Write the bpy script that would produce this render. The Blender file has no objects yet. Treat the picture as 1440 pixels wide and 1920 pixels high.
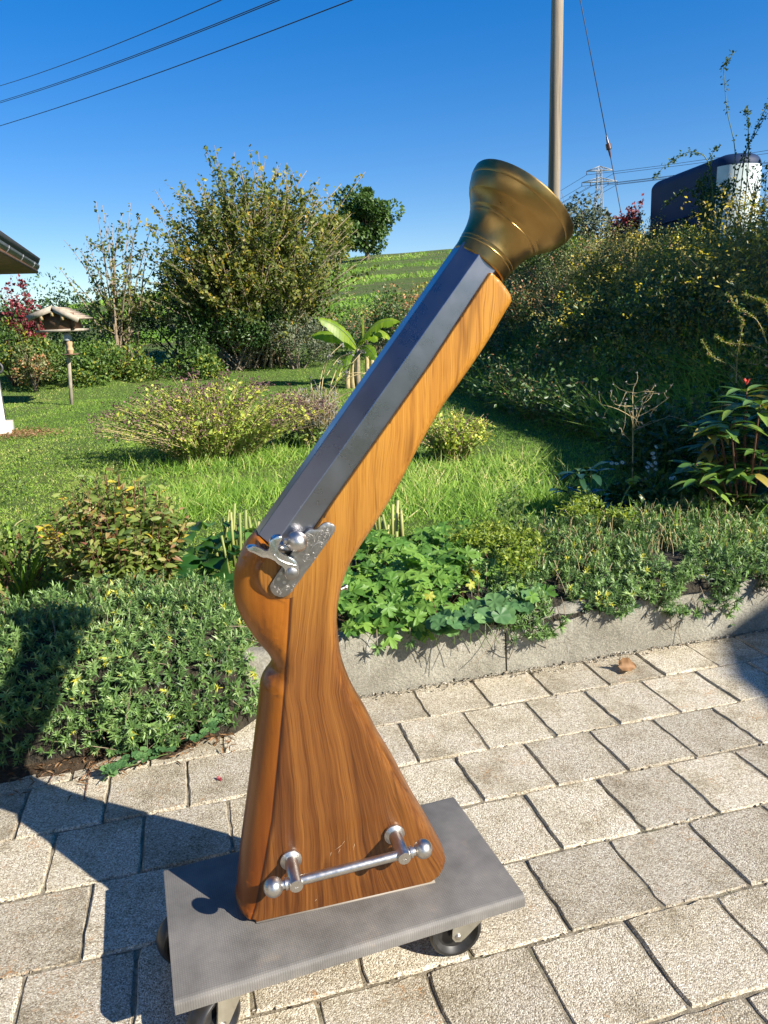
import bpy, bmesh, math, random
import numpy as np
from mathutils import Vector, Matrix, noise as mnoise
from mathutils.geometry import delaunay_2d_cdt
random.seed(7); rng = np.random.default_rng(7)
C = bpy.context.scene.collection
R = math.radians

# ------------------------------------------------------------------ camera, sky, sun, exposure
CAM_H = 1.1
F_PX = 1411.0                                  # focal length in pixels of the 1440x1920 photograph
M3 = np.array([[0.99889367, -0.04702584, 0.0],
               [-0.01124561, -0.23887235, 0.97098586],
               [-0.04566142, -0.96991163, -0.23913691]])
cd = bpy.data.cameras.new('camera'); cam = bpy.data.objects.new('camera', cd); C.objects.link(cam)
cd.sensor_fit = 'VERTICAL'; cd.sensor_height = 36; cd.lens = F_PX / 1920 * 36
cd.clip_start = 0.05; cd.clip_end = 6000
mw = Matrix.Identity(4)
for i in range(3):
    mw[i][0] = M3[i][0]; mw[i][1] = -M3[i][1]; mw[i][2] = -M3[i][2]
mw[2][3] = CAM_H
cam.matrix_world = mw
bpy.context.scene.camera = cam

SUN_EL, SUN_AZ = R(33.0), R(123.5)             # azimuth clockwise from +Y
SUN = np.array([math.cos(SUN_EL) * math.sin(SUN_AZ), math.cos(SUN_EL) * math.cos(SUN_AZ), math.sin(SUN_EL)])
w = bpy.data.worlds.new('World'); bpy.context.scene.world = w; w.use_nodes = True
wn = w.node_tree; bg = wn.nodes['Background']; bg.inputs['Strength'].default_value = 0.120
sky = wn.nodes.new('ShaderNodeTexSky'); sky.sky_type = 'NISHITA'; sky.sun_disc = False
sky.sun_elevation = SUN_EL; sky.sun_rotation = SUN_AZ; sky.altitude = 600; sky.air_density = 1.0; sky.dust_density = 0.0; sky.ozone_density = 3.0
hs_w = wn.nodes.new('ShaderNodeHueSaturation'); hs_w.inputs['Saturation'].default_value = 1.72; hs_w.inputs['Hue'].default_value = 0.515
gm_w = wn.nodes.new('ShaderNodeGamma'); gm_w.inputs['Gamma'].default_value = 0.72
wn.links.new(sky.outputs[0], gm_w.inputs['Color']); wn.links.new(gm_w.outputs[0], hs_w.inputs['Color']); wn.links.new(hs_w.outputs[0], bg.inputs['Color'])
sl = bpy.data.lights.new('sun', 'SUN'); sl.energy = 5.0; sl.angle = R(0.53); sl.color = (1.0, 0.94, 0.84)
so = bpy.data.objects.new('sun', sl); C.objects.link(so)
so.rotation_mode = 'QUATERNION'; so.rotation_quaternion = Vector(SUN).to_track_quat('Z', 'Y'); so.location = (6, -4, 9)
vs = bpy.context.scene.view_settings
bpy.context.scene.display_settings.display_device = 'sRGB'
vs.view_transform = 'Standard'; vs.look = 'None'; vs.gamma = 1; vs.exposure = 1.05; vs.use_curve_mapping = False

# ------------------------------------------------------------------ finding places
CAMP = np.array([0, 0, CAM_H])
def ray(px, py): return M3 @ np.array([px - 720.0, py - 960.0, F_PX])
def at_y(px, py, Y):
    d = ray(px, py); return CAMP + d * (Y / d[1])
def at_z(px, py, z):
    d = ray(px, py); return CAMP + d * ((z - CAM_H) / d[2])
def smooth(t):
    t = np.clip(t, 0, 1); return t * t * (3 - 2 * t)
UD = np.array([0.9700, 0.2430]); VD = np.array([-0.2430, 0.9700])   # paving rows, and away from the camera across them
def uv(u, v): return UD[0] * u + VD[0] * v, UD[1] * u + VD[1] * v
def to_uv(x, y): return x * UD[0] + y * UD[1], x * VD[0] + y * VD[1]
_pw = rng.uniform(0, 6.28, (24, 3)); _pf = rng.normal(0, 1, (24, 2))
def wob(x, y, s, k=0):                          # smooth pseudo noise, about -1..1
    x = np.asarray(x, float); y = np.asarray(y, float); r = 0
    for i in range(8):
        a = _pf[(i + k) % 24]; r = r + np.sin((x * a[0] + y * a[1]) * s * (1 + .35 * i) + _pw[(i + k) % 24, 0]) / (1 + .35 * i)
    return r / 3.0
def bank_base(y): return np.interp(y, [2.5, 4, 5.4, 7.4, 10.6, 14], [2.75, 2.35, 2.0, 1.62, 1.3, 1.1])
def bank_h(y): return np.interp(y, [2.5, 6, 9, 12, 16], [1.35, 1.33, 1.25, 1.5, 1.4])
RX = [-90, -31, -19.5, -8, 0, 8, 30, 90]; RZ = [1.2, 3.1, 5.7, 7.4, 8.2, 8.35, 8.8, 9]
def zt(x, y):
    x = np.asarray(x, float); y = np.asarray(y, float)
    u, v = to_uv(x, y)
    z = .165 + .012 * np.clip(v - 3, 0, 12) + .02 * wob(x, y, .9) * smooth((v - 3) / 2)
    z = z + .13 * np.clip(y - 11, 0, 3.0)
    fade = 1 - smooth((y - 13.5) / 6)
    b = smooth((x - bank_base(y)) / 1.75) * bank_h(y) * (.25 + .75 * np.maximum(fade, smooth((x - 1) / 3)))
    z = z + b + .05 * wob(x, y, 2.2, 5) * np.clip(b, 0, 1)
    rz = np.interp(x, RX, RZ)
    t = np.clip((y - 14) / 66, 0, 1)
    zh = .67 + (rz - .67) * (t * .85 + .15 * t * t) + .12 * wob(x, y, .25, 3) * smooth((y - 20) / 15)
    zh = np.where(y > 80, rz - (y - 80) * .04, zh)
    return np.where(y > 14, np.maximum(zh, z * (1 - smooth((y - 22) / 12))), z)
def ground(px, py, lift=0.0):                   # where the line of sight meets the terrain
    d = ray(px, py); d = d / d[1]
    Y = np.arange(1.5, 120, .02)
    P = CAMP + d * Y[:, None]
    k = np.argmax(P[:, 2] < zt(P[:, 0], P[:, 1]) + lift)
    return P[k]

# ------------------------------------------------------------------ materials
def mat(name):
    m = bpy.data.materials.new(name); m.use_nodes = True
    nt = m.node_tree; return m, nt, nt.nodes['Principled BSDF']
def nd(nt, kind, **kw):
    n = nt.nodes.new('ShaderNode' + kind)
    for k, v in kw.items():
        if k in n.inputs: n.inputs[k].default_value = v
        else: setattr(n, k, v)
    return n
def ramp(nt, stops, fac=None, interp='LINEAR'):
    r = nt.nodes.new('ShaderNodeValToRGB'); e = r.color_ramp; e.interpolation = interp
    while len(e.elements) < len(stops): e.elements.new(0.5)
    for el, (p, c) in zip(e.elements, stops):
        el.position = p; el.color = (*c, 1) if len(c) == 3 else c
    if fac is not None: nt.links.new(fac, r.inputs[0])
    return r
def obj_coords(nt, scale=(1, 1, 1), kind='Object'):
    tc = nd(nt, 'TexCoord'); mp = nd(nt, 'Mapping'); mp.inputs['Scale'].default_value = scale
    nt.links.new(tc.outputs[kind], mp.inputs[0]); return mp.outputs[0]
def noise(nt, vec, scale, detail=4, rough=.55, dist=0):
    n = nd(nt, 'TexNoise'); n.inputs['Scale'].default_value = scale; n.inputs['Detail'].default_value = detail
    n.inputs['Roughness'].default_value = rough; n.inputs['Distortion'].default_value = dist
    if vec is not None: nt.links.new(vec, n.inputs['Vector'])
    return n.outputs['Fac']
def math_(nt, op, a, b=None, clamp=False):
    n = nd(nt, 'Math', operation=op); n.use_clamp = clamp
    for i, q in enumerate((a, b)):
        if q is None: continue
        if isinstance(q, (int, float)): n.inputs[i].default_value = q
        else: nt.links.new(q, n.inputs[i])
    return n.outputs[0]
def mix(nt, fac, a, b, blend='MIX'):
    n = nd(nt, 'Mix', data_type='RGBA', blend_type=blend)
    for i, q in ((0, fac), (6, a), (7, b)):
        if isinstance(q, (int, float)): n.inputs[i].default_value = q
        elif isinstance(q, tuple): n.inputs[i].default_value = (*q, 1)
        else: nt.links.new(q, n.inputs[i])
    return n.outputs[2]
def bump(nt, height, bsdf, dist=.01, strength=1.0):
    b = nd(nt, 'Bump'); b.inputs['Distance'].default_value = dist; b.inputs['Strength'].default_value = strength
    nt.links.new(height, b.inputs['Height']); nt.links.new(b.outputs[0], bsdf.inputs['Normal'])
    return b
def plain(name, col, rough=.6, metal=0.0, var=.15, scale=12, bmp=0.0, bscale=60):
    m, nt, b = mat(name)
    vec = obj_coords(nt)
    n = noise(nt, vec, scale, 5)
    dk = tuple(c * (1 - var) for c in col); lt = tuple(min(1, c * (1 + var)) for c in col)
    r = ramp(nt, [(.3, dk), (.7, lt)], n); nt.links.new(r.outputs[0], b.inputs['Base Color'])
    b.inputs['Roughness'].default_value = rough; b.inputs['Metallic'].default_value = metal
    if bmp: bump(nt, noise(nt, vec, bscale, 4), b, bmp)
    return m
def leafmat(name, stops, rough=.45, trans=.35, spec=.4, gain=1.0):
    """leaf colour from the per-leaf attribute tint"""
    m, nt, b = mat(name)
    a = nd(nt, 'Attribute', attribute_name='tint')
    stops = [(p, tuple(min(.9, q * gain) for q in c)) for p, c in stops]
    r = ramp(nt, stops, a.outputs['Fac'])
    nz = noise(nt, obj_coords(nt), 90, 2)
    col = mix(nt, .25, r.outputs[0], mix(nt, 1.0, r.outputs[0], ramp(nt, [(.3, (.55, .55, .5)), (.7, (1.3, 1.3, 1.2))], nz).outputs[0], 'MULTIPLY'))
    nt.links.new(col, b.inputs['Base Color'])
    b.inputs['Roughness'].default_value = rough; b.inputs['Specular IOR Level'].default_value = spec
    t = nd(nt, 'BsdfTranslucent'); tcol = mix(nt, 1.0, col, (1.25, 1.35, .55), 'MULTIPLY'); nt.links.new(tcol, t.inputs['Color'])
    ms = nd(nt, 'MixShader'); ms.inputs[0].default_value = trans
    nt.links.new(b.outputs[0], ms.inputs[1]); nt.links.new(t.outputs[0], ms.inputs[2])
    nt.links.new(ms.outputs[0], nt.nodes['Material Output'].inputs['Surface'])
    return m

# ------------------------------------------------------------------ objects
def tag(o, label=None, cat=None, group=None, kind=None):
    if label: o['label'] = label
    if cat: o['category'] = cat
    if group: o['group'] = group
    if kind: o['kind'] = kind
    return o
def empty(name, loc=(0, 0, 0), rz=0.0, parent=None):
    o = bpy.data.objects.new(name, None); C.objects.link(o); o.location = tuple(float(q) for q in loc); o.rotation_euler = (0, 0, rz)
    o.empty_display_size = .05
    if parent: o.parent = parent
    return o
def link(name, me, m=None, parent=None, loc=None):
    if m is not None and not me.materials: me.materials.append(m)
    o = bpy.data.objects.new(name, me); C.objects.link(o)
    if parent: o.parent = parent
    if loc is not None: o.location = tuple(float(q) for q in loc)
    return o
def mesh_np(name, V, F, tint=None, smooth_=False):
    """V (n,3); F list of index arrays (m,3) or (m,4)"""
    me = bpy.data.meshes.new(name)
    V = np.asarray(V, np.float32); me.vertices.add(len(V)); me.vertices.foreach_set('co', V.ravel())
    F = [np.asarray(f, np.int32) for f in F if len(f)]
    nl = sum(f.size for f in F); npoly = sum(len(f) for f in F)
    me.loops.add(nl); me.polygons.add(npoly)
    me.loops.foreach_set('vertex_index', np.concatenate([f.ravel() for f in F]))
    tot = np.concatenate([np.full(len(f), f.shape[1], np.int32) for f in F])
    st = np.concatenate([[0], np.cumsum(tot)[:-1]]).astype(np.int32)
    me.polygons.foreach_set('loop_start', st)
    try: me.polygons.foreach_set('loop_total', tot)
    except Exception: pass
    if smooth_: me.polygons.foreach_set('use_smooth', np.ones(npoly, bool))
    me.update(calc_edges=True)
    if tint is not None:
        a = me.attributes.new('tint', 'FLOAT', 'POINT'); a.data.foreach_set('value', np.asarray(tint, np.float32))
    return me
class Soup:
    """collects many small pieces of geometry for one mesh"""
    def __init__(s): s.V = []; s.F3 = []; s.F4 = []; s.T = []; s.n = 0
    def add(s, V, F3=None, F4=None, tint=.5):
        V = np.asarray(V, float).reshape(-1, 3)
        if F3 is not None and len(F3): s.F3.append(np.asarray(F3, int) + s.n)
        if F4 is not None and len(F4): s.F4.append(np.asarray(F4, int) + s.n)
        s.V.append(V); s.T.append(np.broadcast_to(np.asarray(tint, float), (len(V),)).copy() if np.ndim(tint) == 0 else np.asarray(tint, float)); s.n += len(V)
    def leaves(s, P, D, N, L, W, tint, tpl='leaf', curl=0.0):
        """P,D,N (n,3): base, direction, up; L,W (n,)"""
        P = np.asarray(P, float).reshape(-1, 3); n = len(P)
        if n == 0: return
        D = np.broadcast_to(np.asarray(D, float), (n, 3)); N = np.broadcast_to(np.asarray(N, float), (n, 3))
        D = D / (np.linalg.norm(D, axis=1, keepdims=True) + 1e-9)
        S = np.cross(D, N); S = S / (np.linalg.norm(S, axis=1, keepdims=True) + 1e-9); N = np.cross(S, D)
        L = np.broadcast_to(np.asarray(L, float), (n,))[:, None]; W = np.broadcast_to(np.asarray(W, float), (n,))[:, None]
        t, f = TPL[tpl]
        V = np.zeros((n, len(t), 3))
        for i, (a, b, c) in enumerate(t): V[:, i] = P + S * W * a + D * L * b + N * L * (c - curl * b * b)
        F = (np.asarray(f)[None] + (np.arange(n) * len(t))[:, None, None]).reshape(-1, len(f[0]))
        tt = np.repeat(np.broadcast_to(np.asarray(tint, float), (n,)), len(t))
        s.add(V, F3=F if F.shape[1] == 3 else None, F4=F if F.shape[1] == 4 else None, tint=tt)
    def tube(s, pts, rad, sides=5, tint=.5, cap=True):
        pts = np.asarray(pts, float); k = len(pts); rad = np.broadcast_to(np.asarray(rad, float), (k,))
        d = np.gradient(pts, axis=0); d /= np.linalg.norm(d, axis=1, keepdims=True) + 1e-9
        ref = np.array([0, 0, 1.0]) if abs(d[0][2]) < .9 else np.array([1.0, 0, 0])
        V = []
        for i in range(k):
            a = np.cross(d[i], ref); a /= np.linalg.norm(a) + 1e-9; b = np.cross(d[i], a); ref = np.cross(a, d[i]) if False else ref
            th = np.arange(sides) * 2 * math.pi / sides
            V.append(pts[i] + rad[i] * (np.cos(th)[:, None] * a + np.sin(th)[:, None] * b))
        V = np.concatenate(V); F = []
        for i in range(k - 1):
            for j in range(sides):
                q = (j + 1) % sides; F.append((i * sides + j, i * sides + q, (i + 1) * sides + q, (i + 1) * sides + j))
        F3 = []
        if cap:
            n0 = len(V); V = np.vstack([V, pts[0], pts[-1]])
            for j in range(sides):
                q = (j + 1) % sides; F3 += [(n0, q, j), (n0 + 1, (k - 1) * sides + j, (k - 1) * sides + q)]
        s.add(V, F3=F3, F4=F, tint=tint)
    def box(s, lo, hi, tint=.5, mtx=None):
        x0, y0, z0 = lo; x1, y1, z1 = hi
        V = np.array([(x0, y0, z0), (x1, y0, z0), (x1, y1, z0), (x0, y1, z0), (x0, y0, z1), (x1, y0, z1), (x1, y1, z1), (x0, y1, z1)], float)
        if mtx is not None: V = V @ np.asarray(mtx)[:3, :3].T + np.asarray(mtx)[:3, 3]
        s.add(V, F4=[(0, 3, 2, 1), (4, 5, 6, 7), (0, 1, 5, 4), (1, 2, 6, 5), (2, 3, 7, 6), (3, 0, 4, 7)], tint=tint)
    def build(s, name, m, parent=None, smooth_=False, loc=None):
        V = np.concatenate(s.V)
        me = mesh_np(name, V, ([np.concatenate(s.F3)] if s.F3 else []) + ([np.concatenate(s.F4)] if s.F4 else []), np.concatenate(s.T), smooth_)
        return link(name, me, m, parent, loc)
def _lobed(n, depth, base=.0):
    """a lobed roundish leaf, as (x, y, z) fan"""
    pts = [(0, .0, 0)]
    for i in range(n * 4 + 1):
        a = -2.5 + 5.0 * i / (n * 4); r = .5 * (1 - depth * (.5 + .5 * math.cos(i * math.pi / 2)) if i % 4 != 2 else 1) if depth else .5
        r = .5 * (1 - depth * abs(math.cos(i * math.pi / 4)) ** 1.0)
        pts.append((math.sin(a) * r * 1.0, .45 + math.cos(a) * r, .04 * math.cos(i * math.pi / 2)))
    pts[0] = (0, .40, -.06)
    return pts, [(0, i + 1, i) for i in range(1, len(pts) - 1)]
TPL = {
    'tri': ([(-.5, 0, 0), (.5, 0, 0), (0, 1, 0)], [(0, 1, 2)]),
    'blade': ([(-.5, 0, 0), (.5, 0, 0), (.34, .55, .06), (-.34, .55, .06), (0, 1, -.08)], [(0, 1, 2), (0, 2, 3), (3, 2, 4)]),
    'dia': ([(0, 0, 0), (.5, .42, .08), (0, 1, 0), (-.5, .42, .08)], [(0, 1, 2), (0, 2, 3)]),
    'leaf': ([(0, 0, 0), (.42, .3, .07), (.36, .62, .05), (0, 1, -.05), (-.36, .62, .05), (-.42, .3, .07), (0, .48, 0)],
             [(0, 1, 6), (1, 2, 6), (2, 3, 6), (3, 4, 6), (4, 5, 6), (5, 0, 6)]),
    'round': _lobed(5, .10), 'lobed': _lobed(5, .42),
}
def fan(n, up=.3, seed=None):
    """n random directions, leaning upward by up"""
    d = rng.normal(0, 1, (n, 3)); d /= np.linalg.norm(d, axis=1, keepdims=True); d[:, 2] = d[:, 2] * (1 - abs(up)) + up
    return d / np.linalg.norm(d, axis=1, keepdims=True)
def bez(p0, p1, p2, n=6):
    t = np.linspace(0, 1, n)[:, None]; return (1 - t) ** 2 * np.asarray(p0) + 2 * t * (1 - t) * np.asarray(p1) + t * t * np.asarray(p2)
def path(pts, n=20):
    pts = np.asarray(pts, float); k = np.linspace(0, len(pts) - 1, n); i = np.clip(k.astype(int), 0, len(pts) - 2); t = (k - i)[:, None]
    p0 = pts[np.maximum(i - 1, 0)]; p1 = pts[i]; p2 = pts[i + 1]; p3 = pts[np.minimum(i + 2, len(pts) - 1)]
    return .5 * (2 * p1 + (p2 - p0) * t + (2 * p0 - 5 * p1 + 4 * p2 - p3) * t ** 2 + (3 * p1 - p0 - 3 * p2 + p3) * t ** 3)
def bm_obj(name, bm, m, parent=None, smooth_=None, loc=None):
    me = bpy.data.meshes.new(name); bmesh.ops.recalc_face_normals(bm, faces=bm.faces[:]); bm.to_mesh(me); bm.free()
    if smooth_ is not None:
        for p in me.polygons: p.use_smooth = True
        me.set_sharp_from_angle(angle=R(smooth_))
    return link(name, me, m, parent, loc)
def lathe(prof, axis, origin, n=48, closed=False):
    """prof: (t along axis, r). Returns V,F4"""
    a = np.asarray(axis, float); a /= np.linalg.norm(a); ref = np.array([0, 1.0, 0]) if abs(a[1]) < .9 else np.array([1.0, 0, 0])
    b = np.cross(a, ref); b /= np.linalg.norm(b); c = np.cross(a, b); th = np.arange(n) * 2 * math.pi / n
    ringv = np.cos(th)[:, None] * b + np.sin(th)[:, None] * c
    V = np.concatenate([np.asarray(origin) + a * t + ringv * max(r, 1e-5) for t, r in prof]); F = []
    for i in range(len(prof) - 1):
        for j in range(n):
            q = (j + 1) % n; F.append((i * n + j, i * n + q, (i + 1) * n + q, (i + 1) * n + j))
    return V, F
def lathe_obj(name, prof, axis, origin, m, parent=None, n=48, sharp=35, loc=None):
    V, F = lathe(prof, axis, origin, n)
    bm = bmesh.new(); vs_ = [bm.verts.new(v) for v in V]
    for f in F: bm.faces.new([vs_[i] for i in f])
    bmesh.ops.remove_doubles(bm, verts=bm.verts[:], dist=2e-5)
    return bm_obj(name, bm, m, parent, sharp, loc)
def extrude_poly(pts, y0, y1, bev=.001, seg=2):
    """outline in x,z pushed from depth y0 (back) to y1 (front), front edge bevelled"""
    bm = bmesh.new(); vb = [bm.verts.new((x, y0, z)) for x, z in pts]; vf = [bm.verts.new((x, y1, z)) for x, z in pts]; n = len(pts)
    for i in range(n): bm.faces.new((vb[i], vb[(i + 1) % n], vf[(i + 1) % n], vf[i]))
    bm.faces.new(vb[::-1]); ff = bm.faces.new(vf)
    if bev: bmesh.ops.bevel(bm, geom=list(ff.edges), offset=bev, segments=seg, affect='EDGES', profile=.5)
    return bm

# ================================================================== materials of the setting
def mat_paver():
    m, nt, b = mat('exposed_aggregate_concrete')
    oi = nd(nt, 'ObjectInfo'); tc = nd(nt, 'TexCoord')
    off = nd(nt, 'VectorMath', operation='SCALE'); cmb = nd(nt, 'CombineXYZ')
    for i in range(3): nt.links.new(oi.outputs['Random'], cmb.inputs[i])
    nt.links.new(cmb.outputs[0], off.inputs[0]); off.inputs['Scale'].default_value = 37
    add = nd(nt, 'VectorMath', operation='ADD'); nt.links.new(tc.outputs['Object'], add.inputs[0]); nt.links.new(off.outputs[0], add.inputs[1])
    v = add.outputs[0]
    vor = nd(nt, 'TexVoronoi', feature='F1'); vor.inputs['Scale'].default_value = 400; nt.links.new(v, vor.inputs['Vector'])
    vr = nd(nt, 'SeparateColor'); nt.links.new(vor.outputs['Color'], vr.inputs[0])
    grain = ramp(nt, [(0, (.22, .185, .14)), (.2, (.37, .325, .255)), (.5, (.51, .465, .385)), (.8, (.62, .58, .50)), (1, (.76, .73, .66))], vr.outputs[0])
    fine = ramp(nt, [(.35, (.62, .6, .58)), (.65, (1.2, 1.18, 1.12))], noise(nt, v, 420, 3, .7))
    c = mix(nt, 1.0, grain.outputs[0], fine.outputs[0], 'MULTIPLY')
    big = noise(nt, v, 9, 5, .6)
    c = mix(nt, 1.0, c, ramp(nt, [(.3, (.60, .57, .50)), (.48, (.95, .94, .9)), (.6, (1, 1, 1)), (.75, (1.1, 1.08, 1.02))], big).outputs[0], 'MULTIPLY')
    rust = ramp(nt, [(.60, (0, 0, 0)), (.74, (1, 1, 1))], math_(nt, 'ADD', noise(nt, v, 17, 6, .7), math_(nt, 'MULTIPLY', math_(nt, 'SUBTRACT', math_(nt, 'FRACT', math_(nt, 'MULTIPLY', oi.outputs['Random'], 7.31)), .4), .14)))
    spots = ramp(nt, [(.50, (0, 0, 0)), (.62, (1, 1, 1))], noise(nt, v, 150, 3, .6))
    c = mix(nt, math_(nt, 'MULTIPLY', rust.outputs[0], math_(nt, 'MULTIPLY', spots.outputs[0], .75)), c, (.42, .20, .065))
    tone = ramp(nt, [(0, (.78, .765, .735)), (.35, (.98, .965, .93)), (.7, (1.03, 1.01, .96)), (1, (1.13, 1.12, 1.08))], oi.outputs['Random'])
    c = mix(nt, 1.0, c, tone.outputs[0], 'MULTIPLY')
    nt.links.new(c, b.inputs['Base Color']); b.inputs['Roughness'].default_value = .88; b.inputs['Specular IOR Level'].default_value = .25
    h = math_(nt, 'ADD', math_(nt, 'MULTIPLY', vor.outputs['Distance'], -1.3), math_(nt, 'MULTIPLY', noise(nt, v, 300, 4, .7), .9))
    bump(nt, h, b, .0012, .75)
    return m
def mat_kerb():
    m, nt, b = mat('weathered_concrete')
    v = obj_coords(nt)
    c = ramp(nt, [(.25, (.165, .152, .122)), (.5, (.315, .297, .248)), (.75, (.47, .445, .38))], noise(nt, v, 150, 5, .75))
    c = mix(nt, 1.0, c.outputs[0], ramp(nt, [(.3, (.62, .6, .55)), (.6, (1.05, 1.04, 1.0)), (.8, (1.2, 1.2, 1.16))], noise(nt, v, 6, 5, .6)).outputs[0], 'MULTIPLY')
    st = ramp(nt, [(.66, (0, 0, 0)), (.74, (1, 1, 1))], noise(nt, obj_coords(nt, (34, 34, 3)), 1.0, 3, .5))
    c = mix(nt, math_(nt, 'MULTIPLY', st.outputs[0], .35), c, (.62, .60, .54))
    nt.links.new(c, b.inputs['Base Color']); b.inputs['Roughness'].default_value = .92; b.inputs['Specular IOR Level'].default_value = .2
    bump(nt, math_(nt, 'ADD', noise(nt, v, 260, 4, .8), math_(nt, 'MULTIPLY', noise(nt, v, 45, 4, .7), 1.5)), b, .006, .8)
    return m
def mat_soil():
    m, nt, b = mat('garden_soil')
    v = obj_coords(nt)
    c = ramp(nt, [(.2, (.035, .024, .015)), (.5, (.085, .06, .038)), (.8, (.18, .135, .09))], noise(nt, v, 55, 6, .75))
    nt.links.new(c.outputs[0], b.inputs['Base Color']); b.inputs['Roughness'].default_value = .95; b.inputs['Specular IOR Level'].default_value = .1
    bump(nt, noise(nt, v, 70, 6, .8), b, .02, 1.0)
    return m
def mat_joint():
    m, nt, b = mat('joint_sand')
    v = obj_coords(nt)
    c = ramp(nt, [(.3, (.09, .07, .045)), (.5, (.26, .22, .15)), (.7, (.45, .39, .29))], noise(nt, v, 60, 5, .8))
    moss = ramp(nt, [(.56, (0, 0, 0)), (.68, (1, 1, 1))], noise(nt, v, 5, 5, .7))
    cc = mix(nt, math_(nt, 'MULTIPLY', moss.outputs[0], .7), c.outputs[0], (.05, .06, .015))
    nt.links.new(cc, b.inputs['Base Color']); b.inputs['Roughness'].default_value = .95
    bump(nt, noise(nt, v, 200, 4, .8), b, .006, 1.0)
    return m
def mat_turf():
    m, nt, b = mat('turf')
    v = obj_coords(nt)
    g = ramp(nt, [(.3, (.045, .085, .015)), (.5, (.10, .16, .035)), (.7, (.18, .22, .07))], noise(nt, v, 28, 5, .75))
    dry = ramp(nt, [(.5, (0, 0, 0)), (.72, (1, 1, 1))], noise(nt, v, 1.3, 6, .65))
    c = mix(nt, math_(nt, 'MULTIPLY', dry.outputs[0], .55), g.outputs[0], (.17, .145, .06))
    nt.links.new(c, b.inputs['Base Color']); b.inputs['Roughness'].default_value = .9; b.inputs['Specular IOR Level'].default_value = .15
    bump(nt, noise(nt, v, 60, 5, .8), b, .03, 1.0)
    return m
def mat_hill():
    m, nt, b = mat('meadow')
    v = obj_coords(nt)
    g = ramp(nt, [(.3, (.075, .14, .03)), (.55, (.13, .21, .05)), (.75, (.19, .25, .085))], noise(nt, v, 1.6, 8, .75))
    rows = ramp(nt, [(.44, (0, 0, 0)), (.6, (1, 1, 1))], noise(nt, obj_coords(nt, (.06, .55, .06)), 1.0, 5, .65, .4))
    c = mix(nt, math_(nt, 'MULTIPLY', rows.outputs[0], .8), g.outputs[0], (.20, .19, .09))
    nt.links.new(c, b.inputs['Base Color']); b.inputs['Roughness'].default_value = .95; b.inputs['Specular IOR Level'].default_value = .1
    bump(nt, noise(nt, v, 5, 6, .8), b, .4, 1.0)
    return m
M_paver, M_kerb, M_soil, M_joint, M_turf, M_hill = mat_paver(), mat_kerb(), mat_soil(), mat_joint(), mat_turf(), mat_hill()

# ================================================================== terrain
def grid_mesh(xs, ys, zf):
    X, Y = np.meshgrid(xs, ys); Z = zf(X, Y); V = np.stack([X, Y, Z], -1).reshape(-1, 3); nx, ny = len(xs), len(ys)
    i = np.arange(nx - 1)[None] + np.arange(ny - 1)[:, None] * nx; i = i.ravel()
    return V, np.stack([i, i + 1, i + 1 + nx, i + nx], -1)
V, F = grid_mesh(np.array([-3000, 3000.]), np.array([-3000, 3000.]), lambda x, y: x * 0 - .35)
tag(link('ground', mesh_np('ground', V, [F]), M_hill), kind='structure')
us = np.arange(-14, 14.01, .12); vv_ = np.concatenate([np.arange(2.13, 6, .1), np.arange(6, 17.2, .2)])
U_, V_ = np.meshgrid(us, vv_); gx, gy = uv(U_, V_)
Vt = np.stack([gx, gy, zt(gx, gy)], -1).reshape(-1, 3); nx = len(us); idx = (np.arange(nx - 1)[None] + np.arange(len(vv_) - 1)[:, None] * nx).ravel()
tag(link('lawn', mesh_np('lawn', Vt, [np.stack([idx, idx + 1, idx + 1 + nx, idx + nx], -1)], smooth_=True), M_turf), kind='structure')
ys = np.concatenate([np.arange(12.6, 26, .45), np.arange(26, 80, 2.0), np.arange(80, 400, 20)])
V, F = grid_mesh(np.concatenate([np.arange(-90, -24, 3), np.arange(-24, 24, .6), np.arange(24, 91, 3)]), ys, lambda x, y: zt(x, y) - .02 - .2 * (1 - smooth((y - 12.6) / 1.4)))
tag(link('hill', mesh_np('hill', V, [F], smooth_=True), M_hill), kind='structure')
# the planting bed behind the kerb, a sheet over the lawn
us = np.arange(-2.6, 2.6, .05); vs2 = np.arange(2.10, 3.02, .05); U_, V_ = np.meshgrid(us, vs2); gx, gy = uv(U_, V_)
zb_ = .172 + .012 * wob(gx, gy, 5) + .006 * rng.normal(0, 1, gx.shape)
edge = np.clip((3.0 - V_) / .25, 0, 1); zb_ = zb_ * edge + (zt(gx, gy) - .012) * (1 - edge)
nx = len(us); idx = (np.arange(nx - 1)[None] + np.arange(len(vs2) - 1)[:, None] * nx).ravel()
tag(link('planting_bed', mesh_np('planting_bed', np.stack([gx, gy, zb_ + .006], -1).reshape(-1, 3), [np.stack([idx, idx + 1, idx + 1 + nx, idx + nx], -1)], smooth_=True), M_soil), kind='structure')

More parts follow.
